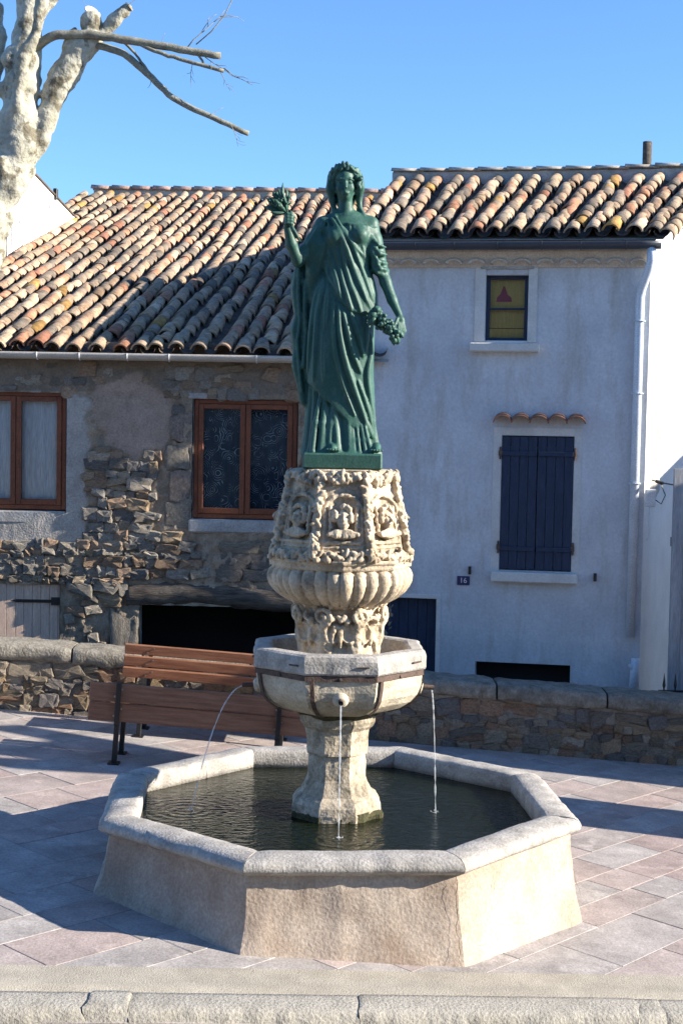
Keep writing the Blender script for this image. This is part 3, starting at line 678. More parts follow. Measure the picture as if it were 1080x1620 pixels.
# ================================================================== WHITE HOUSE (right)
def white_house():
    th = .170; ex_ = Vector((cos(th), -sin(th), 0)); nn = Vector((-sin(th), -cos(th), 0)); c0 = Vector((3.38, 6.09, 0))   # right front corner
    H = empty('white_house', (c0.x, c0.y, -.95)); tag(H, 'white plastered house with navy shutters and number plate on facade', 'house'); o0 = Vector((c0.x, c0.y, -.95))
    def F3(x, z, out=0):                       # facade point by its x
        s = (x-c0.x)/cos(th); return c0+ex_*s+nn*out+Vector((0, 0, z))-o0
    R3 = Matrix.Rotation(-th, 4, 'Z')
    holes = [(1.585, 2.055, 4.20, 4.94), (1.805, 2.605, 1.60, 3.13), (.45, 1.115, -.95, 1.235), (1.565, 2.625, .1, .535)]
    xs = sorted(set([.10, 3.38]+[h[0] for h in holes]+[h[1] for h in holes])); zs = sorted(set([-1, 5.28]+[h[2] for h in holes]+[h[3] for h in holes]))
    b = MB()
    for i in range(len(xs)-1):
        for j in range(len(zs)-1):
            cx, cz = (xs[i]+xs[i+1])/2, (zs[j]+zs[j+1])/2
            if not any(a < cx < bb and c < cz < d for a, bb, c, d in holes): b.add([F3(xs[i], zs[j]), F3(xs[i+1], zs[j]), F3(xs[i+1], zs[j+1]), F3(xs[i], zs[j+1])], [(0, 1, 2, 3)])
    for (x0, x1, z0, z1) in holes:
        for p, q in (((x0, z0), (x0, z1)), ((x0, z1), (x1, z1)), ((x1, z1), (x1, z0)), ((x1, z0), (x0, z0))):
            b.add([F3(*p), F3(*q), F3(*q, -.22), F3(*p, -.22)], [(0, 1, 2, 3)])
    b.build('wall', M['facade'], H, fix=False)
    sd_ = Vector((sin(radians(22)), cos(radians(22)), 0)); bl = c0+sd_*6.6; l0 = F3(.10, 0)+o0; lb = l0+Vector((sin(th), cos(th), 0))*6.2
    def quad(a, b_, z0, z1, z2): return [Vector((a.x, a.y, z0))-o0, Vector((b_.x, b_.y, z0))-o0, Vector((b_.x, b_.y, z2))-o0, Vector((a.x, a.y, z1))-o0]
    mid = c0+sd_*3.2
    s = MB(); s.add(quad(c0, mid, -1, 5.28, 6.30), [(0, 1, 2, 3)]); s.add(quad(mid, bl, -1, 6.30, 5.2), [(0, 1, 2, 3)])
    s.add(quad(bl, lb, -1, 5.2, 5.2), [(0, 1, 2, 3)])
    ml = l0+Vector((sin(th), cos(th), 0))*3.1; s.add(quad(ml, l0, -1, 6.28, 5.28), [(0, 1, 2, 3)]); s.add(quad(lb, ml, -1, 5.2, 6.28), [(0, 1, 2, 3)])
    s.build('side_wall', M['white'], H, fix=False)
    for (x0, x1, z0, z1) in holes[2:]: MB().add([F3(x0, z0, -.23), F3(x1, z0, -.23), F3(x1, z1, -.23), F3(x0, z1, -.23)], [(0, 1, 2, 3)]).build('dark_opening', M['void'], H, fix=False)
    def local(name, x, z, out=0):
        e = empty(name, parent=H); e.location = F3(x, z, out); e.rotation_euler = (0, 0, -th); return e
    # entrance door of navy planks
    d = local('door', .78, 0, -.12); x = -.33
    while x < .32: MB().box((x, -.02, -.95), (x+.108, .02, 1.23), .006).build('plank', M['navy'], d); x += .11
    MB().box((.335, -.13, -.95), (.385, -.10, 1.235), .004).box((-.4, -.13, 1.237), (.385, -.10, 1.285), .004).build('door_surround', M['surround'], d)
    # small upper window with yellow blind
    w = local('window', 1.82, 4.20, -.10); f = MB(); Z = .74; W_ = .235; t = .04
    f.box((-W_, -.02, 0), (-W_+t, .03, Z), .005).box((W_-t, -.02, 0), (W_, .03, Z), .005).box((-W_+t, -.02, Z-t), (W_-t, .03, Z), .005).box((-W_+t, -.02, 0), (W_-t, .03, t), .005).box((-W_+t, -.024, .355), (W_-t, .02, .375), .003)
    f.build('frame', M['navy'], w)
    MB().box((-W_+t, -.002, t), (W_-t, .003, Z-t)).build('pane', M['glass'], w); MB().box((-W_+.01, .05, .01), (W_-.01, .06, Z-.01)).build('blind', M['yellow'], w)
    MB().add([(-.13, .045, .45), (.05, .045, .45), (.04, .045, .50), (.0, .045, .53), (-.03, .045, .62), (-.05, .045, .63), (-.08, .045, .54), (-.12, .045, .50)], [tuple(range(8))]).build('pink_figure', M['pink'], w)
    MB().tube([(-.22, -.07, .14), (.22, -.07, .14)], .005, 6).build('window_bar', M['iron'], w)
    for xa, xb in ((-.36, -.24), (.24, .34)): MB().box((xa, -.118, -.02), (xb, -.098, .83), .004).build('surround', M['surround'], w)
    MB().box((-.30, -.13, .80), (.30, -.09, .90), .01).build('lintel', M['greycem'], w); MB().box((-.40, -.22, -.13), (.38, .02, -.03), .012).build('window_sill', M['surround'], w)
    # shutters
    w = local('shuttered_window', 2.205, 1.60, -.02)
    for s_ in (-1, 1):
        lf = local('shutter', 2.205+s_*.203*cos(th), 1.60, .0); x = -.20
        for k in range(4): MB().box((x+k*.1, -.018, .01), (x+k*.1+.097, .018, 1.52), .005).build('board', M['navy'], lf)
        for z in (.22, 1.3): MB().box((-.195, -.034, z), (.195, -.0185, z+.055), .004).build('crossbar', M['navy'], lf)
    for s_ in (-1, 1):
        for z in (.23, 1.3): MB().box((s_*.415-.025, -.05, z), (s_*.415+.02, -.02, z+.06), .005).tube([(s_*.42, -.04, z-.04), (s_*.42, -.04, z+.1)], .012, 6).build('hinge', M['rust'], w)
    for q in ((-.50, -.02, -.405, 1.62), (.405, -.02, .49, 1.62), (-.405, 1.535, .405, 1.62)): MB().box((q[0], -.026, q[1]), (q[2], -.018, q[3])).build('surround', M['surround'], w)
    MB().box((-.49, -.13, -.13), (.48, .02, -.015), .012).build('window_sill', M['surround'], w)
    HT = tile_mesh(M['tile'], .2, .1, .11)
    for k in range(5):
        inst('canopy_tile', HT, Matrix.Translation((-.40+.205*k, -.17, 1.66))@Matrix.Rotation(radians(14), 4, 'X'), w, (.40, .20, .13))
    # number plate
    n = local('number_plate', 1.41, 1.46, .012); MB().box((-.072, -.004, -.052), (.072, .006, .052), .003).build('plate', M['plate'], n)
    cu = bpy.data.curves.new('digits', 'FONT'); cu.body = '16'; cu.size = .085; cu.align_x = 'CENTER'; cu.align_y = 'CENTER'; to = bpy.data.objects.new('tmp', cu); COL.objects.link(to)
    bpy.context.view_layer.update(); me = bpy.data.meshes.new_from_object(to.evaluated_get(bpy.context.evaluated_depsgraph_get())); bpy.data.objects.remove(to)
    me.materials.clear(); me.materials.append(M['enamel']); t_ = link(bpy.data.objects.new('digits', me), n); t_.location = (0, -.007, 0); t_.rotation_euler = (radians(90), 0, 0)
    for x, z in ((1.48, 1.58), (2.87, 1.55)): MB().box(F3(x-.012, z-.045, .04), F3(x+.012, z+.045, 0)).build('shutter_stop', M['iron'], H)
    # eave cornice with scalloped tile ends, gutter, downpipe
    MB().add([F3(.10, 5.02, .02), F3(3.38, 5.02, .02), F3(3.38, 5.18, .14), F3(.10, 5.18, .14), F3(.10, 5.30, .14), F3(3.38, 5.30, .14), F3(.10, 5.02, -.02), F3(3.38, 5.02, -.02)], [(0, 1, 2, 3), (3, 2, 5, 4), (6, 7, 1, 0)]).build('cornice', M['genoise'], H, fix=False)
    GT = tile_mesh(M['genoise'], .16, .085, .085, th=.02)
    k = .22
    while k < 3.35:
        inst('cornice_tile', GT, Matrix.Translation(F3(k, 5.05, .125))@R3@Matrix.Rotation(radians(-8), 4, 'X')@Matrix.Diagonal((1.15, 1, .75, 1)), H); k += .252
    V = []; F = []; nn_ = 8; X = np.linspace(.06, 3.47, 16)
    for x in X:
        for rr in (.078, .07):
            for i in range(nn_+1):
                a_ = pi+pi*i/nn_; V.append(F3(x, 5.27+rr*1.05*sin(a_), .245-rr*cos(a_)*-1))
    k = 2*(nn_+1)
    for i in range(len(X)-1):
        for j in range(nn_): F.append((i*k+j, i*k+j+1, (i+1)*k+j+1, (i+1)*k+j)); F.append((i*k+nn_+1+j+1, i*k+nn_+1+j, (i+1)*k+nn_+1+j, (i+1)*k+nn_+2+j))
        F.append((i*k, (i+1)*k, (i+1)*k+nn_+1, i*k+nn_+1)); F.append((i*k+nn_, i*k+2*nn_+1, (i+1)*k+2*nn_+1, (i+1)*k+nn_))
    F.append(tuple((len(X)-1)*k+i for i in range(nn_+1)))
    gt = obj('gutter', V, F, M['gutterR'], H, True)
    for x in (.82, 1.25, 1.72, 2.2, 2.62, 3.1): MB().tube([F3(x, 5.27+.086*sin(a_), .245+.083*cos(a_)) for a_ in np.linspace(pi, 2*pi, 9)], .006, 6).build('gutter_bracket', M['gutterR'], gt)
    pp = [F3(3.37, 5.22, .24), F3(3.37, 5.06, .24), F3(3.35, 4.98, .22), F3(3.285, 4.78, .085), F3(3.27, 4.68, .07), F3(3.27, 4.2, .07), F3(3.27, .90, .07)]
    dp = MB().tube(pp, .05, 14).build('downpipe', M['pvc'], H, True)
    for z in (4.42, 3.62, 2.62): MB().tube([F3(3.27+.06*cos(a_), z, .07+.06*sin(a_)) for a_ in np.linspace(0, 2*pi, 13)], .009, 6).build('pipe_clip', M['pvc'], dp)
    q = MB().tube([F3(3.315, .25, .10), F3(3.325, .50, .10), F3(3.335, .66, .10)], .05, 12).tube([F3(3.325, .52, .10), F3(3.28, .60, .13)], .03, 10); q.build('drain_pipe', M['pvc'], H, True)
    MB().box(F3(3.39, 2.36, .06), F3(3.50, 2.56, .0), .01).build('junction_box', M['enamel'], H)
    MB().tube([F3(3.44, 2.36, .03), F3(3.43, 2.2, .03), F3(3.44, 2.05, .03), F3(3.42, 1.98, .03)], .006, 6).build('cable', M['enamel'], H)
    cb = MB(); cb.tube([F3(3.46, 2.66, .03), F3(3.54, 2.64, .12), F3(4.4, 2.50, .3)], .008, 6).tube([F3(3.54, 2.64, .12), F3(3.60, 2.50, .12), F3(3.56, 2.40, .1), F3(3.50, 2.44, .06)], .006, 6).tube([F3(3.50, 2.65, .06), F3(3.57, 2.63, .12)], .02, 8); cb.build('cable', M['iron'], H)
    # roof
    sl = .365; back = Vector((sin(th), cos(th), 0)); e0 = F3(.12, 5.37, .20)+o0; nc, nr = 16, 12; pitch = .216; xx = .275; r = random.Random(9); upv = (back+Vector((0, 0, sl))).normalized()
    rf = MB(); A = [e0-ex_*.03+Vector((0, 0, -.07)), e0+ex_*3.42+Vector((0, 0, -.07))]; B = [A[0]+back*3.15+Vector((0, 0, sl*3.15)), A[1]+back*3.15+ex_*.75+Vector((0, 0, sl*3.15))]
    Cc = [B[0]+back*3.1-Vector((0, 0, sl*3.1)), B[1]+back*3.1+ex_*.5-Vector((0, 0, sl*3.1))]
    rf.add([v-o0 for v in A+B+Cc], [(0, 1, 3, 2), (2, 3, 5, 4)]); rf = rf.build('roof', M['mortar'], H, fix=False)
    wob = [r.uniform(-.012, .012) for _ in range(nc+3)]
    def place(c, row):
        t = row*xx*cos(math.atan(sl)); fan = 1+.22*t/3.1
        P = e0+ex_*((c*pitch+.06)*fan+wob[c])+back*t+Vector((0, 0, sl*t+.012*sin(c*1.1+row*.5)))
        d = upv+ex_*(.22/3.1*(c*pitch)*.9); return frame(P-o0, ex_, d)
    lay_roof(rf, place, nc, nr, lambda c, row: True, r, .96)
    for row in range(nr):                      # verge tiles tipped over the edge
        M0 = place(nc, row); inst('tile', r.choice(TILE), M0@Matrix.Translation((-.06, r.uniform(-.02, .02), -.025))@Matrix.Rotation(radians(38), 4, 'Y')@Matrix.Rotation(radians(3), 4, 'X'), rf, tcol(r))
    rp = e0+back*3.2+Vector((0, 0, sl*3.2)); RT = tile_mesh(M['tile'], .44, .11, .125)
    MB().box((0, -.08, -.12), (4.4, .08, .13), .02, Matrix.Translation(rp-o0-ex_*.02)@R3).build('ridge_mortar', M['greycem'], rf)
    for i in range(12):
        P = rp+ex_*(.385*i-.03)+Vector((0, 0, .115+.02*max(0, i-7)*.5)); q = r.uniform(.9, 1.1); inst('ridge_tile', RT, frame(P-o0, -back, ex_)@Matrix.Rotation(-radians(1.5), 4, 'X')@Matrix.Diagonal((1, 1, .62, 1)), rf, (.52*q, .47*q, .40*q))
    st = e0+ex_*3.34+back*3.4+Vector((0, 0, sl*3.2))-o0
    MB().tube([st+Vector((0, 0, -.3)), st+Vector((0, 0, .52))], .06, 14).build('stove_pipe', M['darkwood'], H, True)
    wg = MB(); wa = e0+back*3.6+ex_*.38; wb = wa+back*5.6; wc = wb+ex_*3.4; wd_ = wa+ex_*3.4; za, zb = 6.70, 7.66
    Vw = [Vector((p.x, p.y, z))-o0 for p, z in ((wa, 3), (wb, 3), (wc, 3), (wd_, 3), (wa, za), (wb, zb), (wc, zb), (wd_, za))]
    wg.add(Vw, [(0, 1, 5, 4), (1, 2, 6, 5), (2, 3, 7, 6), (3, 0, 4, 7), (4, 5, 6, 7)]); wg.build('rear_wing', M['pan'], H)
    # old stone showing low on the side wall
    V = []; F = []; n = 22
    for i in range(n+1):
        for j in range(n+1):
            u, v = i/n, j/n; p = c0+sd_*(.25+.5*v+.45*u)+Vector((0, 0, 2.35+1.25*v)); ed_ = min(1, 6*min(u, 1-u, v, 1-v))
            V.append(p+Vector((.93, -.37, 0))*(.05*ed_+.035*fbm((u*6, v*9, 1))*ed_-.004)-o0)
    for i in range(n):
        for j in range(n): F.append((i*(n+1)+j, (i+1)*(n+1)+j, (i+1)*(n+1)+j+1, i*(n+1)+j+1))
    recalc(obj('rough_patch', V, F, M['mortar'], H, True))
white_house()

# ---- board gate and little railing at the right edge
def gate():
    g = empty('board_gate', (3.72, 5.65, -.95)); tag(g, 'weathered grey board gate beside the white house at the right edge', 'gate'); x = -.12; k = 0
    while x < .75:
        MB().box((x, -.02+.012*(k % 2), 0), (x+.118, .02+.012*(k % 2), 3.75-.05*(k % 3)), .004).build('board', M['board'], g); x += .12; k += 1
    for z in (.5, 2.9): MB().box((-.12, .035, z), (.75, .08, z+.1)).build('rail', M['board'], g)
    q = empty('iron_railing', (3.6, 5.2, -.95)); tag(q, 'small black iron railing with pointed bars behind the parapet', 'railing')
    for k in range(6):
        x = -.14+.12*k; MB().tube([(x, 0, 0), (x, 0, 1.42), (x, 0, 1.45), (x, 0, 1.58)], [.009, .009, .018, .002], 8).build('bar', M['iron'], q)
    for z in (.2, 1.38): MB().box((-.2, -.012, z), (.52, .012, z+.022)).build('rail', M['iron'], q)
gate()

# ---- neighbour's white gable on the left
def gable():
    g = empty('gable_house', (-6.5, 12.1, -.95)); tag(g, 'bright white gable wall of the neighbouring house above the tiled roof', 'house'); o0 = Vector((-6.5, 12.1, -.95))
    a = Vector((-5.17, 12.05, 0)); b = Vector((-4.72, 15.9, 0)); c = Vector((-9.5, 12.4, 0))
    top = lambda y: 7.22-.17*(y-13.2)
    MB().add([a-o0, b-o0, b+Vector((0, 0, top(b.y)))-o0, a+Vector((0, 0, top(a.y)))-o0], [(0, 1, 2, 3)]).build('wall', M['white'], g, fix=False)
    MB().add([c-o0, a-o0, a+Vector((0, 0, top(a.y)))-o0, c+Vector((0, 0, top(a.y)))-o0], [(0, 1, 2, 3)]).build('front_wall', M['greycem'], g, fix=False)
    d = (b-a).normalized(); rf = MB()
    P = [a-d*.1+Vector((.03, 0, top(a.y)+.003)), b+Vector((.03, 0, top(b.y)+.003)), b+Vector((-4.5, .5, top(b.y))), c+Vector((0, 0, top(a.y)+.02))]
    rf.add([p-o0 for p in P]+[p-o0+Vector((0, 0, .025)) for p in P], [(3, 2, 1, 0), (4, 5, 6, 7), (0, 1, 5, 4), (1, 2, 6, 5), (2, 3, 7, 6), (3, 0, 4, 7)]); rf.build('roof', M['pan'], g)
    f = MB()
    for i in range(9):
        y0 = 12.2+i*.36; x0 = a.x+(b.x-a.x)*(y0-a.y)/(b.y-a.y); x1 = a.x+(b.x-a.x)*(y0+.35-a.y)/(b.y-a.y); z0 = 4.0+.318*(y0-6.4); z1 = z0+.318*.35; h_ = max(.02, min(.36+.04*(i % 2), 7.22-.17*(y0+.35-13.2)-z1-.03))
        f.add([Vector(p)-o0 for p in ((x0+.015, y0, z0), (x1+.015, y0+.35, z1), (x1+.015, y0+.35, z1+h_), (x0+.015, y0, z0+h_+.02))], [(0, 1, 2, 3)])
    f.build('flashing', M['flash'], g, fix=False)
    MB().box(Vector((-4.93, 14.25, 6.98))-o0, Vector((-4.86, 14.35, 7.16))-o0, .01).build('wall_lamp', M['iron'], g)
gable()

# ---- unseen houses: right one shades the square, rear one added to cut sky fill
def right_side():
    k = empty('added_rear_house', (0, -13.5, -1.6)); tag(k, 'unseen long plastered house added behind the viewer to cut sky fill', 'house')
    MB().box((-26, -6, 0), (14, 0, 9.5)).build('wall', M['greycem'], k)
    MB().add([(-26.3, .4, 9.4), (14.3, .4, 9.4), (14.3, -3, 10.7), (-26.3, -3, 10.7), (14.3, -6.4, 9.4), (-26.3, -6.4, 9.4)], [(0, 1, 2, 3), (3, 2, 4, 5), (0, 3, 5), (1, 4, 2)]).build('roof', M['pan'], k)
    for i in range(9):
        for z in (2.2, 5.2): MB().box((-24+4*i, .0, z), (-22.8+4*i, .06, z+1.7), .01).build('shutter', M['navy'], k)
    h = empty('corner_house', (10.5, 7, -.95)); tag(h, 'plastered house across the square that shades the parapet', 'house'); o0 = Vector((10.5, 7, -.95))
    MB().box(Vector((8.2, 2.95, -1))-o0, Vector((14, 11, 4.45))-o0).build('wall', M['facade'], h)
    V = [Vector(p)-o0 for p in ((8.05, 2.8, 4.45), (14.1, 2.8, 4.45), (14.1, 11.1, 4.45), (8.05, 11.1, 4.45), (11, 4.5, 5.1), (11, 9.5, 5.1))]
    MB().add(V, [(0, 1, 4), (1, 2, 5, 4), (2, 3, 5), (3, 0, 4, 5), (3, 2, 1, 0)]).build('roof', M['pan'], h)
right_side()

# ================================================================== BENCHES
def benches():
    def make(name, label, x0, L, y, face):
        b = empty(name, (x0, y, gz(x0))); tag(b, label, 'bench', 'wooden benches facing each other by the parapet'); b.rotation_euler = (0, math.atan(GS), 0)
        s = face                                     # +1 faces away from the fountain, -1 towards it
        def slat(z, h, y0, tilt, nm):
            Mx = Matrix.Translation((0, s*y0, z))@Matrix.Rotation(-s*tilt, 4, 'X'); mb = MB(); mb.box((0, -.016, 0), (L, .016, h), .008, Mx); o = mb.build(nm, M['bench'], b)
            bo = MB()
            for x in (.26, L-.26):
                for zz in (.3, .7):
                    p = Mx@Vector((x+(.03 if zz > .5 else -.03), -.016 if s < 0 else -.016, h*zz)); bo.tube([p, p+Vector((0, -.008, 0))], [.011, .008], 8)
            bo.build('bolt', M['steel'], o); return o
        if s > 0:
            for z, h in ((.385, .165), (.56, .165)): slat(z, h, -.03-.05*(z-.4), .12, 'back_slat')
        else:
            for z, h in ((.50, .105), (.614, .105), (.728, .105)): slat(z, h, -.03-.12*(z-.5), .18, 'back_slat')
        for k in range(4): MB().box((0, s*(.05+.105*k), .40), (L, s*(.05+.105*k)+s*.095, .432), .006).build('seat_slat', M['bench'], b)
        for x in (.26, L-.26):
            l = MB(); l.box((x-.022, -.028, 0), (x+.022, .022, .42), .004); l.box((x-.02, -.05 if s > 0 else .03, .36), (x+.02, .0 if s > 0 else .07, .74 if s > 0 else .80), .004, Matrix.Rotation(s*.06, 4, 'X')); l.box((x-.05, -.07, 0), (x+.05, .06, .012)); l.build('leg', M['iron'], b)
            l = MB(); l.box((x-.022, s*.40-.022, 0), (x+.022, s*.40+.022, .40), .004); l.box((x-.02, min(0, s*.44), .36), (x+.02, max(0, s*.44), .398), .003); l.box((x-.05, s*.40-.06, 0), (x+.05, s*.40+.06, .012)); l.build('leg', M['iron'], b)
    make('bench', 'wooden bench seen from behind with two wide back planks', -2.24, 1.95, 2.72, 1)
    make('bench', 'wooden bench with three back slats standing against the parapet', -2.19, 1.9, 4.28, -1)
benches()

# ================================================================== FOUNTAIN
PHI = .0743; PH2 = .0312
def fountain():
    Fo = empty('fountain', (0, 0, 0)); tag(Fo, 'octagonal stone fountain with carved pedestal, upper bowl and wide basin', 'fountain')
    def corner(i, r, phi=PHI): a = radians(-112.5+45*i)+phi; return Vector((r*cos(a), r*sin(a), 0))
    # --- basin wall, one panel for each side
    prof = [(1.632, .49), (1.636, .44), (1.643, .38), (1.655, .29), (1.672, .2), (1.695, .12), (1.722, .04), (1.742, -.02), (1.755, -.05), (1.785, -.06), (1.80, -.09), (1.81, -.2)]
    n = 26
    for i in range(8):
        V = []; F = []; m = len(prof); half = 1.75*sin(pi/8); gz_mid = 0
        for k in range(n+1):
            t = k/n
            for (r, z) in prof:
                p = corner(i, r).lerp(corner(i+1, r), t); zz = z if z > .2 else .2+(z-.2)*(.2-(gz(p.x)-.0))/.2
                d = p.normalized(); q = fbm((p.x*3, p.y*3, z*3)); f = fbm((p.x*14, p.y*14, z*14)); e = min(t, 1-t)*2*half
                p = p+d*(.014*q+.010*f)-d*(.006 if e < .012 else 0); V.append((p.x, p.y, zz))
        for k in range(n):
            for j in range(m-1): F.append((k*m+j, k*m+j+1, (k+1)*m+j+1, (k+1)*m+j))
        recalc(obj('basin_panel', V, F, M['basin'], Fo, True))
    # inner wall and floor
    V = []; F = []
    for i in range(8):
        a = corner(i, 1.462); V += [(a.x, a.y, .56), (a.x, a.y, .1)]
    for i in range(8): j = (i+1) % 8; F.append((2*i, 2*i+1, 2*j+1, 2*j))
    F.append(tuple(2*i+1 for i in range(8))); obj('basin_lining', V, F, M['moss'], Fo)
    # --- rim stones
    rp = [(1.455, .44), (1.447, .50), (1.45, .560), (1.462, .580), (1.485, .588), (1.545, .590), (1.60, .589), (1.660, .582), (1.692, .565), (1.710, .540), (1.710, .520), (1.694, .503), (1.668, .495), (1.655, .482), (1.62, .475)]
    for i in range(8):
        V = []; F = []; m = len(rp); ph = rng.uniform(0, 40)
        for k in range(n+1):
            t = k/n
            for j, (r, z) in enumerate(rp):
                a = corner(i, r); b = corner(i+1, r); L = (b-a).length; g = .002/L
                p = a.lerp(b, g+(1-2*g)*t); e = min(t, 1-t)*L; rd = max(0, 1-e/.012)
                q = fbm((p.x*4, p.y*4, z*4)); f = fbm((p.x*16+ph, p.y*16, z*16)); ch = max(0, fbm((p.x*5+ph, p.y*5, 3))-.38)
                d = p.normalized(); out = 1 if r > 1.55 else (-.6 if r < 1.45 else 0)
                p = p+d*out*(.006*q+.004*f-.003*rd-.05*ch); V.append((p.x, p.y, z+.006*q+.002*f-.003*rd*(z > .5)-.03*ch*(z > .55)))
        for k in range(n):
            for j in range(m): F.append((k*m+j, k*m+(j+1) % m, (k+1)*m+(j+1) % m, (k+1)*m+j))
        n0 = len(V); V += V[:m]+V[n*m:(n+1)*m]; F += [tuple(range(n0, n0+m)), tuple(range(n0+m, n0+2*m))[::-1]]
        recalc(obj('rim_stone', V, F, M['rim'], Fo, True))
    def crack(i, pts, w):
        a, b = corner(i, 1.0), corner(i+1, 1.0); V = []; F = []; rr = random.Random(i*7+int(w*9999))
        for k, (t, z) in enumerate(pts):
            r_ = np.interp(z, [q[1] for q in prof][::-1], [q[0] for q in prof][::-1])+.016; c = a.lerp(b, t)*r_; t_ = (b-a).normalized(); ww = w*(.4+.8*rr.random())*(1 if 0 < k < len(pts)-1 else .15)
            V += [tuple(c-t_*ww+Vector((0, 0, z))), tuple(c+t_*ww+Vector((0, 0, z)))]
        for k in range(len(pts)-1): F.append((2*k, 2*k+1, 2*k+3, 2*k+2))
        obj('crack', V, F, M['moss'], Fo)
    def jag(t0, z0, t1, z1, n, seed):
        rr = random.Random(seed); return [(t0+(t1-t0)*k/n+rr.uniform(-.008, .008), z0+(z1-z0)*k/n) for k in range(n+1)]
    crack(0, jag(.985, .48, .97, -.03, 14, 1), .0022); crack(1, jag(.30, .40, .26, .30, 5, 2), .0025); crack(1, jag(.96, .47, .985, .05, 12, 3), .0022); crack(7, jag(.12, -.02, .15, .12, 6, 4), .03); crack(1, jag(.12, .05, .18, .03, 5, 5), .004)
    # --- water
    w = obj('water', [tuple(corner(i, 1.467)+Vector((0, 0, .455))) for i in range(8)], [tuple(range(8))], M['water']); tag(w, kind='structure')
    # --- octagonal shaft
    def octo(name, prof, mat, phi=PH2, seg=6, amp=.006, top=False, bot=False, parent=Fo, sm=False, noise=7):
        V = []; F = []; m = len(prof); tot = 8*seg
        for k in range(tot):
            i, t = k//seg, (k % seg)/seg
            for (r, z) in prof:
                p = corner(i, r, phi).lerp(corner(i+1, r, phi), t); d = p.normalized() if p.length > 0 else p; q = fbm((p.x*noise, p.y*noise, z*noise)); V.append(tuple(p+d*amp*q*1.6+Vector((0, 0, z))))
        for k in range(tot):
            for j in range(m-1): F.append((k*m+j, k*m+j+1, ((k+1) % tot)*m+j+1, ((k+1) % tot)*m+j))
        if top: F.append(tuple(k*m+m-1 for k in range(tot)))
        if bot: F.append(tuple(k*m for k in range(tot))[::-1])
        return recalc(obj(name, V, F, mat, parent, sm))
    def dense(pr, st=.018):
        o = [pr[0]]
        for a, b in zip(pr[:-1], pr[1:]):
            k = max(1, int(math.hypot(b[0]-a[0], b[1]-a[1])/st)); o += [(a[0]+(b[0]-a[0])*i/k, a[1]+(b[1]-a[1])*i/k) for i in range(1, k+1)]
        return o
    octo('shaft', dense([(.30, .30), (.325, .42), (.33, .50), (.325, .55), (.30, .585), (.262, .61), (.24, .65), (.218, .70), (.212, .72), (.212, .885), (.228, .892), (.228, .985), (.23, 1.0), (.236, 1.06), (.262, 1.085), (.28, 1.12), (.28, 1.16), (.30, 1.22)]), M['column'], amp=.006, seg=8, noise=9)
    octo('moss_ring', dense([(.322, .40), (.334, .45), (.334, .485), (.322, .515)]), M['moss'], amp=.02, seg=8)
    octo('moss_ring', dense([(.26, 1.14), (.32, 1.185), (.37, 1.205)]), M['moss'], amp=.012, seg=8)
    # --- upper bowl
    bowl = octo('upper_bowl', dense([(.25, 1.17), (.36, 1.195), (.45, 1.225), (.53, 1.275), (.575, 1.33), (.598, 1.39), (.606, 1.45), (.608, 1.505)]), M['bowl'], amp=.006, seg=10)
    octo('bowl_rim', dense([(.606, 1.503), (.622, 1.508), (.630, 1.52), (.630, 1.60), (.622, 1.628), (.60, 1.638), (.525, 1.640), (.502, 1.632), (.495, 1.60), (.49, 1.50), (.48, 1.47), (.1, 1.47)], .03), M['rim'], amp=.006, seg=10)
    octo('iron_band', [(.606, 1.468), (.618, 1.468), (.618, 1.503), (.606, 1.503)], M['rust'], amp=.0, seg=2, parent=bowl)
    for i in range(8):
        P = []
        for (r, z) in ((.614, 1.47), (.606, 1.41), (.585, 1.33), (.54, 1.272), (.46, 1.22), (.36, 1.188)):
            a = corner(i, r+.004, PH2); b = corner(i+1, r+.004, PH2); P.append(a.lerp(b, .10)+Vector((0, 0, z)))
        V = []; F = []; tdir = (corner(i+1, 1, PH2)-corner(i, 1, PH2)).normalized()*.014
        for k, p in enumerate(P):
            nr_ = Vector((p.x, p.y, 0)).normalized()*.008; V += [tuple(p-tdir), tuple(p+tdir), tuple(p+tdir+nr_), tuple(p-tdir+nr_)]
        for k in range(len(P)-1):
            for j in range(4): F.append((4*k+j, 4*k+(j+1) % 4, 4*k+4+(j+1) % 4, 4*k+4+j))
        recalc(obj('strap', V, F, M['rust'], bowl))
        c = corner(i, .625, PH2).lerp(corner(i+1, .625, PH2), .5)+Vector((0, 0, 1.485)); MB().tube([c*.985+Vector((0, 0, .02)), c+Vector((0, 0, 0))], .012, 8).build('bolt', M['rust'], bowl)
        c1 = corner(i, .636, PH2).lerp(corner(i+1, .636, PH2), .72)+Vector((0, 0, 1.565)); c2 = corner(i, .636, PH2).lerp(corner(i+1, .636, PH2), .88)+Vector((0, 0, 1.567)); MB().tube([c1, c2], .006, 6).build('clamp', M['rust'], bowl)
    # --- spouts and water
    for q in range(4):
        a = PH2-pi/2+q*pi/2; d = Vector((cos(a), sin(a), 0)); z = 1.345
        p0 = d*.53+Vector((0, 0, z)); mb = MB(); mb.tube([p0, d*.575+Vector((0, 0, z)), d*.585+Vector((0, 0, z-.002))], [.058, .046, .026], 16); mb.build('boss', M['bowl'], bowl, True)
        MB().tube([d*.57+Vector((0, 0, z)), d*(.645 if q == 0 else .665)+Vector((0, 0, z-.004))], .016, 12, cap=False).build('spout', M['rust'], bowl, True)
        MB().tube([d*.60+Vector((0, 0, z)), d*.60+Vector((0, 0, z+.0001))], .0155, 12).build('spout_bore', M['void'], bowl)
        P = []; R = []; v = (.10, .12, .40, .85)[q]; st = .645 if q == 0 else .665; r_ = random.Random(q)
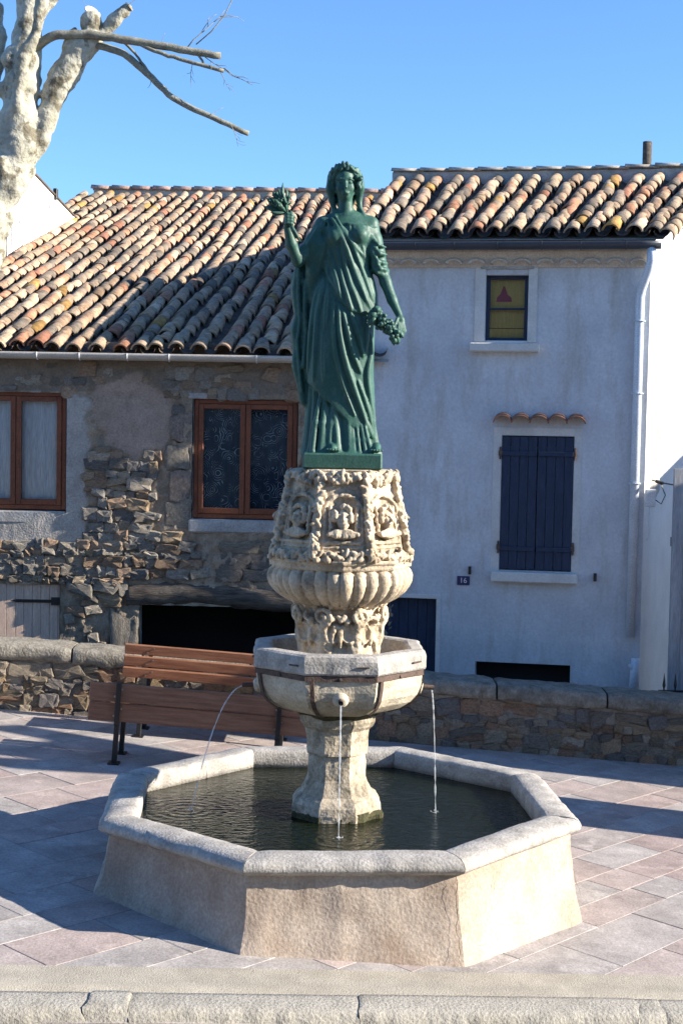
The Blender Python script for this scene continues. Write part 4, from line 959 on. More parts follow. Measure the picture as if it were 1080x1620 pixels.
        for k in range(46):
            t = k/45*sqrt(2*(z-.455)/9.81); P.append(d*(st-.02+v*t)+Vector((0, 0, z-.008-4.9*t*t))); R.append((.0050-.0018*k/45)*(1+(.2+.7*k/45)*r_.uniform(-1, 1)))
        MB().tube(P, R, 7).build('water_stream', M['stream'], Fo, True, fix=False)
        sp = MB(); e = P[-1]
        for k in range(11):
            u = r_.uniform(0, 6.28); rr = r_.uniform(.0, .035); c = Vector((e.x+rr*cos(u), e.y+rr*sin(u), .457+r_.uniform(0, .016))); s_ = r_.uniform(.002, .005); sp.tube([c-Vector((0, 0, s_)), c, c+Vector((0, 0, s_))], [s_*.3, s_, s_*.3], 6)
        sp.build('splash', M['stream'], Fo, True)
    # --- capital with volutes and shields
    f = Field((-.42, -.42, 1.46), (.42, .42, 1.97), .0065); r = random.Random(2)
    f.put(lambda X, Y, Z: np.maximum(np.sqrt(X*X+Y*Y)-(.262+.02*np.clip((Z-1.75)/.2, 0, 1)+.0*Z), np.abs(Z-1.71)-.25), (-.3, -.3, 1.46), (.3, .3, 1.96), .01)
    for i in range(8):
        a = radians(-90+22.5+45*i)+PH2; d = np.array([cos(a), sin(a), 0]); t = np.array([-sin(a), cos(a), 0])
        if i % 1 == 0:
            c = d*.318+np.array([0, 0, 1.86])
            P = []; R = []
            for k in range(22):                   # volute spiral, in a plane across the corner
                u = k/21; rad = .062*(1-u*.82); an = -1.2+u*9.0; P.append(c+t*rad*cos(an)*1.0+np.array([0, 0, rad*sin(an)])+d*.016*u); R.append(.017-.006*u)
            f.poly(P, R, .006)
            f.poly([d*.27+np.array([0, 0, 1.60]), d*.285+np.array([0, 0, 1.72]), d*.30+np.array([0, 0, 1.80])], [.03, .035, .03], .02)
            for s in (-1, 1):
                for k in range(5): f.ell(d*(.275+.004*k)+t*s*(.028+.01*k)+np.array([0, 0, 1.62+.04*k]), (.018, .018, .03), .012)
        a2 = radians(-90+45*i)+PH2; d2 = np.array([cos(a2), sin(a2), 0]); t2 = np.array([-sin(a2), cos(a2), 0]); rot = Matrix.Rotation(a2, 4, 'Z')
        for s in (-1, 1):
            f.ell(d2*.272+t2*s*.055+np.array([0, 0, 1.745]), (.04, .060, .080), .004, rot@Matrix.Rotation(s*.2, 4, 'X')); f.ell(d2*.302+t2*s*.055+np.array([0, 0, 1.745]), (.030, .044, .060), .003, rot, sub=True)
        f.ell(d2*.285+np.array([0, 0, 1.72]), (.022, .016, .075), .01, rot)
        for k in range(7): f.ell(d2*(.30+.01*r.random())+t2*r.uniform(-.05, .05)+np.array([0, 0, 1.84+r.uniform(-.02, .03)]), (.02, .014, .026), .008, rot@Matrix.Rotation(r.uniform(-1, 1), 4, 'X'))
        for s in (-.07, -.025, .025, .07): f.ell(d2*.30+t2*s+np.array([0, 0, 1.935]), (.03, .02, .024), .006, rot)
    f.rough(.004, 70, 1); f.build('capital', M['lime'], Fo, 0)
    # --- fluted bowl
    V = []; F = []; nt_ = 32*12; pr = [(.30, 1.915), (.325, 1.93), (.355, 1.945), (.40, 1.972), (.44, 2.005), (.470, 2.045), (.487, 2.085), (.490, 2.125), (.478, 2.158), (.462, 2.175), (.462, 2.182), (.476, 2.187), (.476, 2.222), (.490, 2.228), (.490, 2.25), (.2, 2.25)]
    pr = dense(pr, .014); m = len(pr)
    for k in range(nt_):
        a = 2*pi*k/nt_; oc = cos(pi/8)/cos(((a-PH2+pi/8+pi/8) % (pi/4))-pi/8); oc = 1+(oc-cos(pi/8)-.04)*.85
        for (r_, z) in pr:
            g = 0
            if z < 2.18 and z > 1.935:
                u = (a*32/(2*pi)) % 1; g = .040*(abs(sin(pi*u))**.5-.80)+(.016 if abs(u-.0) < .07 or u > .93 else 0)*(.6+.4*sin(z*260))*min(1, (z-1.935)/.04)*min(1, (2.18-z)/.02)
            rr = r_*oc+g+.005*fbm((cos(a)*4, sin(a)*4, z*9)); V.append((rr*cos(a), rr*sin(a), z))
    for k in range(nt_):
        for j in range(m-1): F.append((k*m+j, k*m+j+1, ((k+1) % nt_)*m+j+1, ((k+1) % nt_)*m+j))
    recalc(obj('fluted_bowl', V, F, M['lime'], Fo, True))
    # --- carved octagonal block: niches with busts, garlands along the edges
    Z0, Z1, R0, R1 = 2.24, 2.835, .505, .385; ap = cos(pi/8)
    f = Field((-.60, -.60, 2.20), (.60, .60, 2.91), .0058); r = random.Random(4)
    nrm = [(cos(radians(-90+45*i)+PH2), sin(radians(-90+45*i)+PH2)) for i in range(8)]
    def frustum(X, Y, Z):
        d = None
        for (a, b) in nrm:
            e = a*X+b*Y; d = e if d is None else np.maximum(d, e)
        return np.maximum(d-ap*(R0+(R1-R0)*(Z-Z0)/(Z1-Z0)-.022), np.abs(Z-(Z0+Z1)/2)-(Z1-Z0)/2)
    f.put(frustum, (-.52, -.52, Z0), (.52, .52, Z1), .01)
    tilt = math.atan((R0-R1)*ap/(Z1-Z0))
    for i, (a, b) in enumerate(nrm):
        d = Vector((a, b, 0)); t = Vector((-b, a, 0)); u = Vector((-a*sin(tilt), -b*sin(tilt), cos(tilt))); n_ = d*cos(tilt)+Vector((0, 0, sin(tilt)))
        rot = Matrix(((t.x, n_.x, u.x, 0), (t.y, n_.y, u.y, 0), (t.z, n_.z, u.z, 0), (0, 0, 0, 1)))
        base = d*(ap*(R0-.022))+Vector((0, 0, Z0))
        P = lambda x, v, o=0: np.array(base+t*x+u*v+n_*o)
        hw = lambda v: (R0+(R1-R0)*v/(Z1-Z0))*sin(pi/8)
        # sunk niche with an arched head, ledge under it
        f.ell(P(0, .29, .02), (.118, .058, .175), .004, rot, sub=True); f.ell(P(0, .21, .02), (.118, .055, .10), .004, rot, sub=True)
        A = [P(.125*cos(q), .335+.115*sin(q), .004) for q in np.linspace(.1, pi-.1, 14)]; f.poly(A, .014, .003)
        f.poly([P(-.118, .13, .004), P(.118, .13, .004)], .014, .004); f.poly([P(-.125, .098, .0), P(.125, .098, .0)], .010, .004)
        for s in (-1, 1): f.poly([P(s*.135, .09, .0), P(s*.118, .44, .0)], .010, .004)
        # bust: face, hair, ruff
        f.ell(P(0, .285, .010), (.046, .050, .062), .004, rot); f.ell(P(0, .248, .018), (.032, .040, .036), .01, rot); f.ell(P(0, .19, -.005), (.05, .03, .04), .006, rot)
        f.poly([P(0, .30, .056), P(0, .270, .070)], [.007, .010], .004); f.poly([P(-.014, .250, .058), P(.014, .250, .058)], .006, .002)
        for s in (-1, 1): f.ell(P(s*.019, .296, .060), (.013, .016, .010), .003, rot, sub=True)
        f.poly([P(-.03, .312, .048), P(.03, .312, .048)], .006, .005)
        for k in range(26):
            q = r.uniform(-.5, pi+.5); f.ell(P(.056*cos(q)+r.uniform(-.008, .008), .30+.068*sin(q)+r.uniform(-.008, .008), .02+r.uniform(0, .02)), (.017, .018, .018), .002, rot)
        for k in range(9):
            q = -1+2*k/8; f.poly([P(.03*q, .212, .035), P(.092*q, .168+.03*q*q*.5, .036)], [.010, .016], .002)
        for s in (-1, 1):
            for k in range(5): f.ell(P(s*(.085+.006*r.random()), .20+.04*k, .012), (.014, .014, .024), .006, rot)
        # garlands: bottom, top, and along the left edge of each face
        def gar(p0, p1, num, w, rad):
            for k in range(num):
                v = (k+.5)/num; c = p0*(1-v)+p1*v; c = c+np.array(t)*r.uniform(-w, w)+np.array(u)*r.uniform(-w, w)+np.array(n_)*r.uniform(.0, .026)
                if r.random() < .6: q = rad*r.uniform(.7, 1.15); f.ell(c, (q, q, q), .0015)
                else: f.ell(c, (rad*.75, rad*.9, rad*1.8), .0015, rot@Matrix.Rotation(r.uniform(-1.5, 1.5), 4, 'Y'))
        gar(P(-hw(0)+.01, .035, .012), P(hw(0)-.01, .035, .012), 52, .026, .019)
        gar(P(-hw(.58)+.01, .575, .008), P(hw(.58)-.01, .575, .008), 26, .02, .02)
        gar(P(-.07, .545, .012), P(.07, .545, .012), 20, .018, .018)
        e0 = P(-hw(.05), .05, .004); e1 = P(-hw(.57), .57, .004); gar(e0, e1, 60, .020, .019); f.poly([e0, e1], .018, .01)
    f.rough(.003, 80, 3); f.build('carved_block', M['lime'], Fo, 0)
    octo('top_slab', [(.36, 2.815), (.37, 2.845), (.33, 2.852), (.05, 2.852)], M['lime'], amp=.004)
fountain()

# ================================================================== STATUE
def statue():
    T = empty('statue', (0, 0, 2.852)); tag(T, 'green painted statue of a robed woman with raised bouquet and grapes', 'statue')
    K = .00139
    def Q(cx, cy, y=0.): return np.array([(cx-(439+(1526-cy)*.0185))*K, y, (1526-cy)*K+2.9-2.852])
    pl = MB(); pl.box((-.268, -.255, 0), (.268, .255, .108), .012); pl.build('plinth', M['bronze'], T)
    f = Field((-.56, -.36, .07), (.52, .34, 2.12), .0056)
    z_of = lambda cy: (1526-cy)*K+.048
    # body as stacked oval sections: cy, left, right, front depth, back depth
    T1 = [(322, 395, 515, .05, .07), (338, 355, 565, .065, .08), (360, 338, 588, .08, .09), (400, 345, 588, .088, .095), (440, 352, 584, .092, .095), (500, 362, 566, .09, .09), (580, 352, 560, .085, .09), (640, 318, 580, .105, .115), (700, 297, 594, .125, .135), (800, 284, 598, .14, .15), (900, 275, 598, .15, .155), (1000, 268, 594, .15, .155), (1100, 262, 590, .145, .155), (1200, 266, 594, .14, .16), (1300, 272, 596, .145, .165), (1400, 275, 605, .15, .17), (1490, 270, 615, .16, .18)]
    T2 = [(1000, 290, 580, .11, .13), (1150, 282, 585, .115, .14), (1250, 280, 588, .12, .15), (1350, 272, 595, .14, .16), (1430, 262, 610, .165, .175), (1495, 250, 628, .195, .19)]
    def loft(Tb, grow=0., cut=None, pleat=0, top=None):
        zz = np.array([z_of(q[0]) for q in Tb])[::-1]; xc = np.array([(Q(q[1], q[0])[0]+Q(q[2], q[0])[0])/2 for q in Tb])[::-1]; a = np.array([(q[2]-q[1])/2*K for q in Tb])[::-1]
        df = np.array([q[3] for q in Tb])[::-1]; db = np.array([q[4] for q in Tb])[::-1]
        def fn(X, Y, Z):
            z1 = Z[0, 0, :]; c = np.interp(z1, zz, xc)[None, None, :]; A = np.interp(z1, zz, a)[None, None, :]; D = np.interp(z1, zz, df)[None, None, :]; B = np.interp(z1, zz, db)[None, None, :]
            px = X-c; dd = np.where(Y < 0, D, B); e = 2.25
            q = (np.abs(px/A)**e+np.abs(Y/dd)**e)**(1/e); d = (q-1)*np.minimum(A, dd)*1.0-grow
            if pleat:
                th = np.arctan2(px/A, -Y/dd); d = d+pleat*np.sin(th*15+1.1*np.sin(th*4+Z*3)+2*Z)*np.clip((1.35-Z)/1.0, .25, 1)
            d = np.maximum(d, np.maximum(zz[0]-Z, Z-zz[-1]))
            if cut is not None: d = np.maximum(d, cut(X, Z))
            return d
        return fn
    hemx = [Q(c, 1200)[0] for c in (240, 290, 380, 470, 540, 600, 640)]; hemz = [z_of(c) for c in (1120, 1160, 1240, 1335, 1385, 1410, 1440)]
    f.put(loft(T1, cut=lambda X, Z: np.interp(X[:, 0, 0], hemx, hemz)[:, None, None]-Z), (-.45, -.3, .05), (.45, .3, 1.75), .012)
    f.put(loft(T2, pleat=.011), (-.45, -.3, .05), (.45, .3, .80), .008)
    # overfold falling from the shoulder across the waist
    ofx = [Q(c, 700)[0] for c in (330, 380, 430, 480, 540, 600, 640)]; ofz = [z_of(c) for c in (560, 650, 745, 792, 806, 800, 780)]
    f.put(loft(T1, grow=.016, cut=lambda X, Z: np.maximum(np.interp(X[:, 0, 0], ofx, ofz)[:, None, None]-Z, Z-z_of(380))), (-.45, -.3, .9), (.45, .3, 1.65), .010)
    Zs = np.array([z_of(q[0]) for q in T1])[::-1]
    def surf(cx, cy, o=0.):
        p = Q(cx, cy); i = [np.interp(p[2], Zs, np.array([v for v in g])[::-1]) for g in ([(Q(q[1], q[0])[0]+Q(q[2], q[0])[0])/2 for q in T1], [(q[2]-q[1])/2*K for q in T1], [q[3] for q in T1])]
        u = min(.98, abs((p[0]-i[0])/i[1])); return np.array([p[0], -i[2]*(1-u**2.25)**(1/2.25)-o, p[2]])
    def fold(pts, r, o=.004, k=.010, taper=True):
        pts = np.array(pts, float); n = len(pts)*8; t = np.linspace(0, len(pts)-1, n); xs = np.interp(t, range(len(pts)), pts[:, 0]); ys = np.interp(t, range(len(pts)), pts[:, 1])
        for _ in range(10): xs[1:-1] = (xs[:-2]+xs[1:-1]+xs[2:])/3
        P = [surf(x, y, o) for x, y in zip(xs, ys)]; R = [r*(1-.6*abs(2*i/(n-1)-1)**2) if taper else r for i in range(n)]; f.poly(P, R, k)
    for pts, r in (([(420, 760), (425, 900), (450, 1030), (500, 1180), (555, 1330), (585, 1400)], .020), ([(440, 790), (462, 880), (490, 1000), (528, 1090)], .017), ([(478, 800), (500, 860), (522, 930), (540, 1010)], .016),
                   ([(575, 900), (578, 1000), (556, 1100), (580, 1250), (590, 1340)], .02), ([(515, 1130), (545, 1210), (572, 1300), (592, 1400)], .016), ([(340, 640), (305, 740), (285, 900), (268, 1090)], .022), ([(325, 700), (308, 900), (296, 1130)], .016),
                   ([(400, 740), (392, 850), (405, 1000), (440, 1150), (500, 1300)], .012), ([(550, 810), (560, 900), (550, 1000)], .014)): fold(pts, r)
    for pts, r in (([(385, 335), (430, 410), (462, 500), (510, 630), (555, 735), (585, 795)], .017), ([(440, 480), (452, 570), (480, 670), (512, 745), (528, 795)], .014), ([(452, 395), (500, 500), (545, 620), (580, 720), (600, 775)], .015), ([(424, 560), (440, 650), (468, 735), (482, 785)], .013), ([(392, 570), (412, 650), (432, 740)], .012),
                   ([(545, 540), (575, 660), (602, 765)], .014), ([(400, 320), (455, 420), (500, 480), (560, 540)], .011), ([(500, 560), (530, 650), (556, 720)], .010)): fold(pts, r, .018)
    for x in (470, 490, 510, 532, 555): fold([(x, 368), (x+6, 395), (x+4, 420)], .007, .012)
    fold([(460, 366), (515, 372), (575, 378)], .008, .012, taper=False)
    for pts, r in (([(345, 345), (352, 420), (372, 500), (392, 575)], .012), ([(365, 340), (385, 430), (412, 520), (430, 570)], .010), ([(560, 440), (566, 500), (560, 560)], .010), ([(535, 470), (548, 530), (556, 580)], .009), ([(360, 470), (362, 540), (368, 610)], .012), ([(378, 480), (385, 550), (395, 620)], .010), ([(350, 620), (335, 700), (325, 790)], .012), ([(370, 660), (358, 760), (352, 880)], .012), ([(345, 900), (340, 1020), (345, 1130)], .010)): fold(pts, r, .016 if pts[0][1] < 600 else .004)
    # bosom
    f.ell(surf(402, 430, -.006), (.058, .056, .062), .02); f.ell(surf(522, 420, -.004), (.060, .056, .062), .02)
    # neck, shoulders, head
    f.cap(Q(455, 330, .005), Q(452, 230, -.01), .056, .047, .03)
    f.poly([Q(350, 356, .01), Q(420, 332, .01), Q(490, 330, .01), Q(580, 352, .01)], [.05, .048, .048, .05], .03)
    hx, hy = 452, 158
    f.ell(Q(hx, 140, .005), (.076, .098, .098), .01); f.ell(Q(hx, 195, -.025), (.060, .066, .078), .02); f.ell(Q(hx+2, 232, -.058), (.022, .024, .018), .02)
    f.poly([Q(hx+1, 158, -.088), Q(hx+3, 192, -.113)], [.007, .013], .008); f.poly([Q(hx-14, 216, -.086), Q(hx+2, 214, -.096), Q(hx+18, 216, -.086)], [.005, .008, .005], .005); f.poly([Q(hx-8, 223, -.086), Q(hx+12, 223, -.086)], .007, .006)
    for s in (-1, 1):
        f.ell(Q(hx+s*25, 164, -.096), (.015, .012, .009), .008, sub=True); f.ell(Q(hx+s*25, 166, -.078), (.014, .012, .009), .003)
        f.poly([Q(hx+s*9, 153, -.090), Q(hx+s*26, 149, -.088), Q(hx+s*42, 154, -.072)], .005, .010)
        f.ell(Q(hx+s*28, 190, -.055), (.022, .024, .026), .02)
    r = random.Random(6)
    # hair, waved back from a centre parting and falling behind the neck
    for s in (-1, 1):
        for k in range(9):
            a0 = .25+k*.16; P = [Q(hx+s*(4+k*2), 88+k*3, -.085+.015*k), Q(hx+s*(34+k*3.0), 100+k*5, -.068+.016*k), Q(hx+s*(58+k), 140+k*6, -.035+.014*k), Q(hx+s*(64-k*.6), 190+k*4, .0+.012*k)]; f.poly(P, [.012, .016, .017, .014], .006)
    f.ell(Q(hx, 132, .03), (.102, .088, .100), .01)
    f.poly([Q(386, 130, .0), Q(380, 190, .0), Q(388, 240, .02), Q(398, 290, .02), Q(406, 320, .0)], [.03, .032, .024, .018, .010], .012); f.poly([Q(520, 130, .0), Q(526, 180, .0), Q(520, 235, .02), Q(524, 280, .01), Q(546, 316, -.02)], [.03, .030, .022, .017, .009], .012)
    for (x0, x1) in ((372, 388), (392, 402), (516, 520), (534, 545)): f.poly([Q(x0+4, 130, -.03), Q(x0-2, 175, -.028), Q((x0*2+452)/3, 215, -.01)], [.007, .010, .006], .005)
    f.ell(Q(hx, 215, .06), (.075, .05, .10), .02)
    # her right arm (left in view): draped upper arm, bare forearm raised
    S1 = Q(336, 366, .0); E1 = Q(222, 548, -.05); W1 = Q(172, 392, -.13)
    f.poly([S1, Q(292, 450, -.01), Q(250, 520, -.03)], [.048, .048, .046], .03); f.cap(Q(250, 500, -.03), E1, .044, .040, .02); f.poly([E1, Q(190, 470, -.095), W1], [.041, .038, .026], .015)
    for k, (x0, y0, x1, y1) in enumerate(((352, 352, 268, 560), (338, 384, 282, 590), (322, 384, 256, 540), (358, 420, 304, 620))): f.poly([Q(x0, y0, -.055), Q((x0+x1)/2-8, (y0+y1)/2, -.06), Q(x1, y1, -.02)], [.012, .022, .018], .012)
    f.poly([Q(330, 470, -.03), Q(300, 600, .0), Q(285, 720, .03)], [.06, .055, .05], .03)
    # hand closed round the stems
    f.ell(Q(177, 358, -.145), (.032, .026, .044), .012, Matrix.Rotation(.15, 4, 'Y'))
    for k in range(4): c = 334+k*15; f.poly([Q(160, c, -.155), Q(172, c-2, -.182), Q(194, c+3, -.178), Q(200, c+6, -.155)], [.0095, .0105, .0098, .008], .004)
    f.poly([Q(196, 372, -.15), Q(204, 345, -.165), Q(190, 322, -.175)], [.013, .011, .009], .005)
    # her left arm (right in view): gathered sleeve, forearm down, hand on the grapes
    f.poly([Q(578, 368, .01), Q(596, 440, .0), Q(616, 560, -.01)], [.048, .047, .043], .025); f.poly([Q(624, 560, -.01), Q(650, 640, -.03), Q(682, 730, -.06), Q(714, 800, -.085)], [.042, .040, .034, .025], .015)
    f.poly([Q(594, 430, .0), Q(608, 500, .0), Q(624, 575, .0)], [.050, .054, .050], .02)
    for (x0, y0, xm, ym, x1, y1, w_) in ((578, 420, 612, 462, 652, 470, .012), (580, 450, 618, 505, 656, 505, .016), (582, 480, 610, 545, 660, 548, .014), (590, 520, 622, 580, 664, 580, .016), (584, 560, 610, 600, 655, 604, .012)):
        f.poly([Q(x0, y0, -.062), Q((x0+xm)/2, (y0+ym)/2+4, -.076), Q(xm, ym, -.078), Q((xm+x1)/2, (ym+y1)/2+3, -.062), Q(x1, y1, -.02)], [.006, w_*.9, w_, w_*.9, .006], .010)
    f.poly([Q(585, 585, -.05), Q(625, 602, -.06), Q(662, 588, -.02)], [.012, .016, .012], .01); f.poly([Q(577, 430, -.07), Q(584, 500, -.07), Q(592, 570, -.06)], [.010, .014, .012], .02)
    f.ell(Q(722, 832, -.10), (.030, .024, .044), .012, Matrix.Rotation(-.35, 4, 'Y'))
    for k in range(4): f.poly([Q(738-k*9, 850-k*2, -.11-.006*k), Q(744-k*12, 884-k*2, -.125-.006*k), Q(730-k*13, 906-k*5, -.135-.004*k)], [.0105, .0098, .008], .004)
    f.poly([Q(706, 822, -.12), Q(694, 850, -.14), Q(690, 868, -.15)], [.012, .011, .009], .005)
    # cloak hanging behind on her right side
    for pts, rr, y in (([(222, 560), (206, 690), (222, 810), (204, 880), (214, 960), (206, 1050), (232, 1150), (246, 1230)], .026, .03), ([(248, 560), (238, 720), (246, 860), (236, 980), (246, 1100), (262, 1240)], .032, .05), ([(285, 600), (268, 760), (276, 900), (262, 1040), (276, 1180), (285, 1300)], .038, .06), ([(300, 700), (290, 850), (288, 1000), (290, 1150), (300, 1330)], .045, .04), ([(196, 600), (194, 700), (208, 800)], .014, .06), ([(262, 640), (256, 760), (262, 900), (248, 1060)], .018, .0), ([(290, 1200), (285, 1320), (275, 1420), (262, 1485)], .045, .06), ([(226, 580), (222, 700), (232, 830), (218, 940), (226, 1060), (240, 1180)], .010, -.0), ([(240, 600), (252, 760), (240, 930), (256, 1100)], .011, .012), ([(278, 620), (262, 800), (270, 980), (258, 1120)], .012, .012), ([(210, 820), (192, 872), (206, 940)], .018, .05), ([(214, 1000), (202, 1055), (226, 1130)], .018, .05)):
        pts = np.array(pts, float); n = len(pts)*3; t = np.linspace(0, len(pts)-1, n); f.poly([Q(np.interp(q, range(len(pts)), pts[:, 0]), np.interp(q, range(len(pts)), pts[:, 1]), y) for q in t], rr, .012)
    # train at the foot, feet with toes
    for x0, x1 in ((330, 292), (360, 330), (400, 372)): f.poly([Q(x0, 1200, -.105), Q((x0+x1)/2-4, 1340, -.125), Q(x1, 1480, -.165)], [.010, .018, .020], .02)
    for x0, x1 in ((470, 470), (488, 496), (508, 522), (530, 552), (548, 580)): f.poly([Q(x0, 1345, -.125), Q((x0+x1)/2, 1420, -.150), Q(x1, 1483, -.182)], [.009, .015, .016], .012)
    for cx, s in ((392, 1), (604, -1)):
        f.poly([Q(cx, 1450, -.14), Q(cx, 1466, -.205)], [.034, .020], .015)
        for k in range(5): f.ell(Q(cx+(k-2)*13, 1466, -.238+.006*abs(k-1.5)*(1 if s > 0 else 1)), (.0095+.003*(k == (4 if s > 0 else 0)), .018, .011), .004)
    f.ell(Q(436, 1488, 0), (.262, .235, .026), .02)
    f.build('figure', M['bronze'], T, 3)
    # wreath of leaves and fruit
    g = Field((-.16, -.16, 1.80), (.20, .16, 2.12), .005)
    for k in range(64):
        a = 2*pi*k/64+r.uniform(-.05, .05); ca, sa = cos(a), sin(a); c = Q(hx, 108-22*sa*0+(-26 if sa < 0 else 10)*abs(sa)*1.0, .01)+np.array([.106*ca, .100*sa, r.uniform(-.016, .016)-.035*abs(ca)])
        if r.random() < .5: q = r.uniform(.010, .016); g.ell(c, (q, q, q), .003)
        else: g.ell(c, (.009, .013, .024), .003, Matrix.Rotation(a, 4, 'Z')@Matrix.Rotation(r.uniform(-.9, .9), 4, 'X'))
    for k in range(12): g.ell(Q(514+r.uniform(-8, 12), 110+k*7, -.045+r.uniform(-.02, .02)), (.016, .014, .017), .004)
    for k in range(6): g.ell(Q(390+r.uniform(-8, 8), 100+k*9, -.03+r.uniform(-.02, .02)), (.014, .014, .018), .004)
    g.build('wreath', M['bronze'], T, 1)
    # bouquet of leaves and ears
    b = MB(); 
    def leaf(p0, p1, w, bend=.0, nrm=(0, -1, 0)):
        nonlocal b
        p0, p1 = Vector(p0), Vector(p1); d = p1-p0; n_ = Vector(nrm); s = d.cross(n_).normalized(); n_ = s.cross(d).normalized(); V = []; m = 7
        for i in range(m):
            t = i/(m-1); ww = w*sin(pi*min(1, t*.92+.06))**.8*(1 if i < m-1 else .1); c = p0+d*t+n_*bend*sin(pi*t)
            V += [c-s*ww, c+n_*.006+n_*ww*.35, c+s*ww, c-n_*.006]
        F = []
        for i in range(m-1):
            for j in range(4): F.append((4*i+j, 4*i+(j+1) % 4, 4*i+4+(j+1) % 4, 4*i+4+j))
        F += [(0, 1, 2, 3), (4*m-1, 4*m-2, 4*m-3, 4*m-4)]; b.add(V, F)
    ce = Q(166, 325, -.165)
    for (x, y, w, dp) in ((152, 185, .016, -.17), (128, 212, .018, -.19), (170, 205, .014, -.15), (100, 232, .02, -.2), (72, 262, .024, -.19), (60, 300, .022, -.17), (92, 330, .022, -.2), (186, 228, .012, -.18), (140, 200, .014, -.12), (112, 270, .024, -.23), (88, 290, .02, -.1), (182, 250, .012, -.21), (150, 230, .016, -.23)): leaf(ce+np.array([r.uniform(-.01, .01), 0, 0]), Q(x, y, dp), w, r.uniform(-.015, .02), (r.uniform(-.5, .5), -1, r.uniform(-.3, .3)))
    for (x, y) in ((118, 250), (140, 265), (95, 275), (128, 290)):
        c = Vector(Q(x, y, -.2)); 
        for k in range(6): a = k*pi/3; leaf(c, c+Vector((.026*cos(a), -.012, .026*sin(a))), .010, .004)
    for (x, y) in ((225, 455), (235, 465), (214, 450)): b.tube([Q(182, 370, -.165), Q((182+x)/2, (370+y)/2, -.17), Q(x, y, -.165)], [.009, .012, .006], 7)
    for k in range(8): b.tube([Q(178, 268+k*1.5, -.2)+np.array([.02*cos(k*pi/4), 0, .02*sin(k*pi/4)]), Q(178, 268+k*1.5, -.2)+np.array([.02*cos((k+1)*pi/4), 0, .02*sin((k+1)*pi/4)])], .005, 6)
    b.build('bouquet', M['bronze'], T, True)
    # grapes
    me = MB(); cen = [Q(600, 800, -.12), Q(640, 845, -.145), Q(680, 890, -.15), Q(700, 930, -.14)]
    import bmesh
    bm = bmesh.new(); bmesh.ops.create_icosphere(bm, subdivisions=2, radius=1); sv = [v.co.copy() for v in bm.verts]; sf = [tuple(v.index for v in q.verts) for q in bm.faces]; bm.free()
    for k in range(125):
        t = r.random()**.9*3; i = min(2, int(t)); c = cen[i]*(1-(t-i))+cen[i+1]*(t-i); w = .048-.009*t; c = Vector(c)+Vector((r.gauss(0, w*.55), r.uniform(-.045, .03), r.gauss(0, w*.5))); q = r.uniform(.014, .0185); me.add([c+v*q for v in sv], sf)
    me.build('grape_bunch', M['bronze'], T, True, fix=False)
    b = MB()
    for (x0, y0, x1, y1, w) in ((610, 790, 560, 830, .035), (620, 800, 590, 770, .03), (690, 880, 712, 950, .028), (680, 890, 690, 958, .022), (600, 810, 572, 862, .03), (705, 880, 735, 920, .022)): b = MB(); leaf(Q(x0, y0, -.15), Q(x1, y1, -.17), w, .012); b.build('vine_leaf', M['bronze'], T, True)
statue()

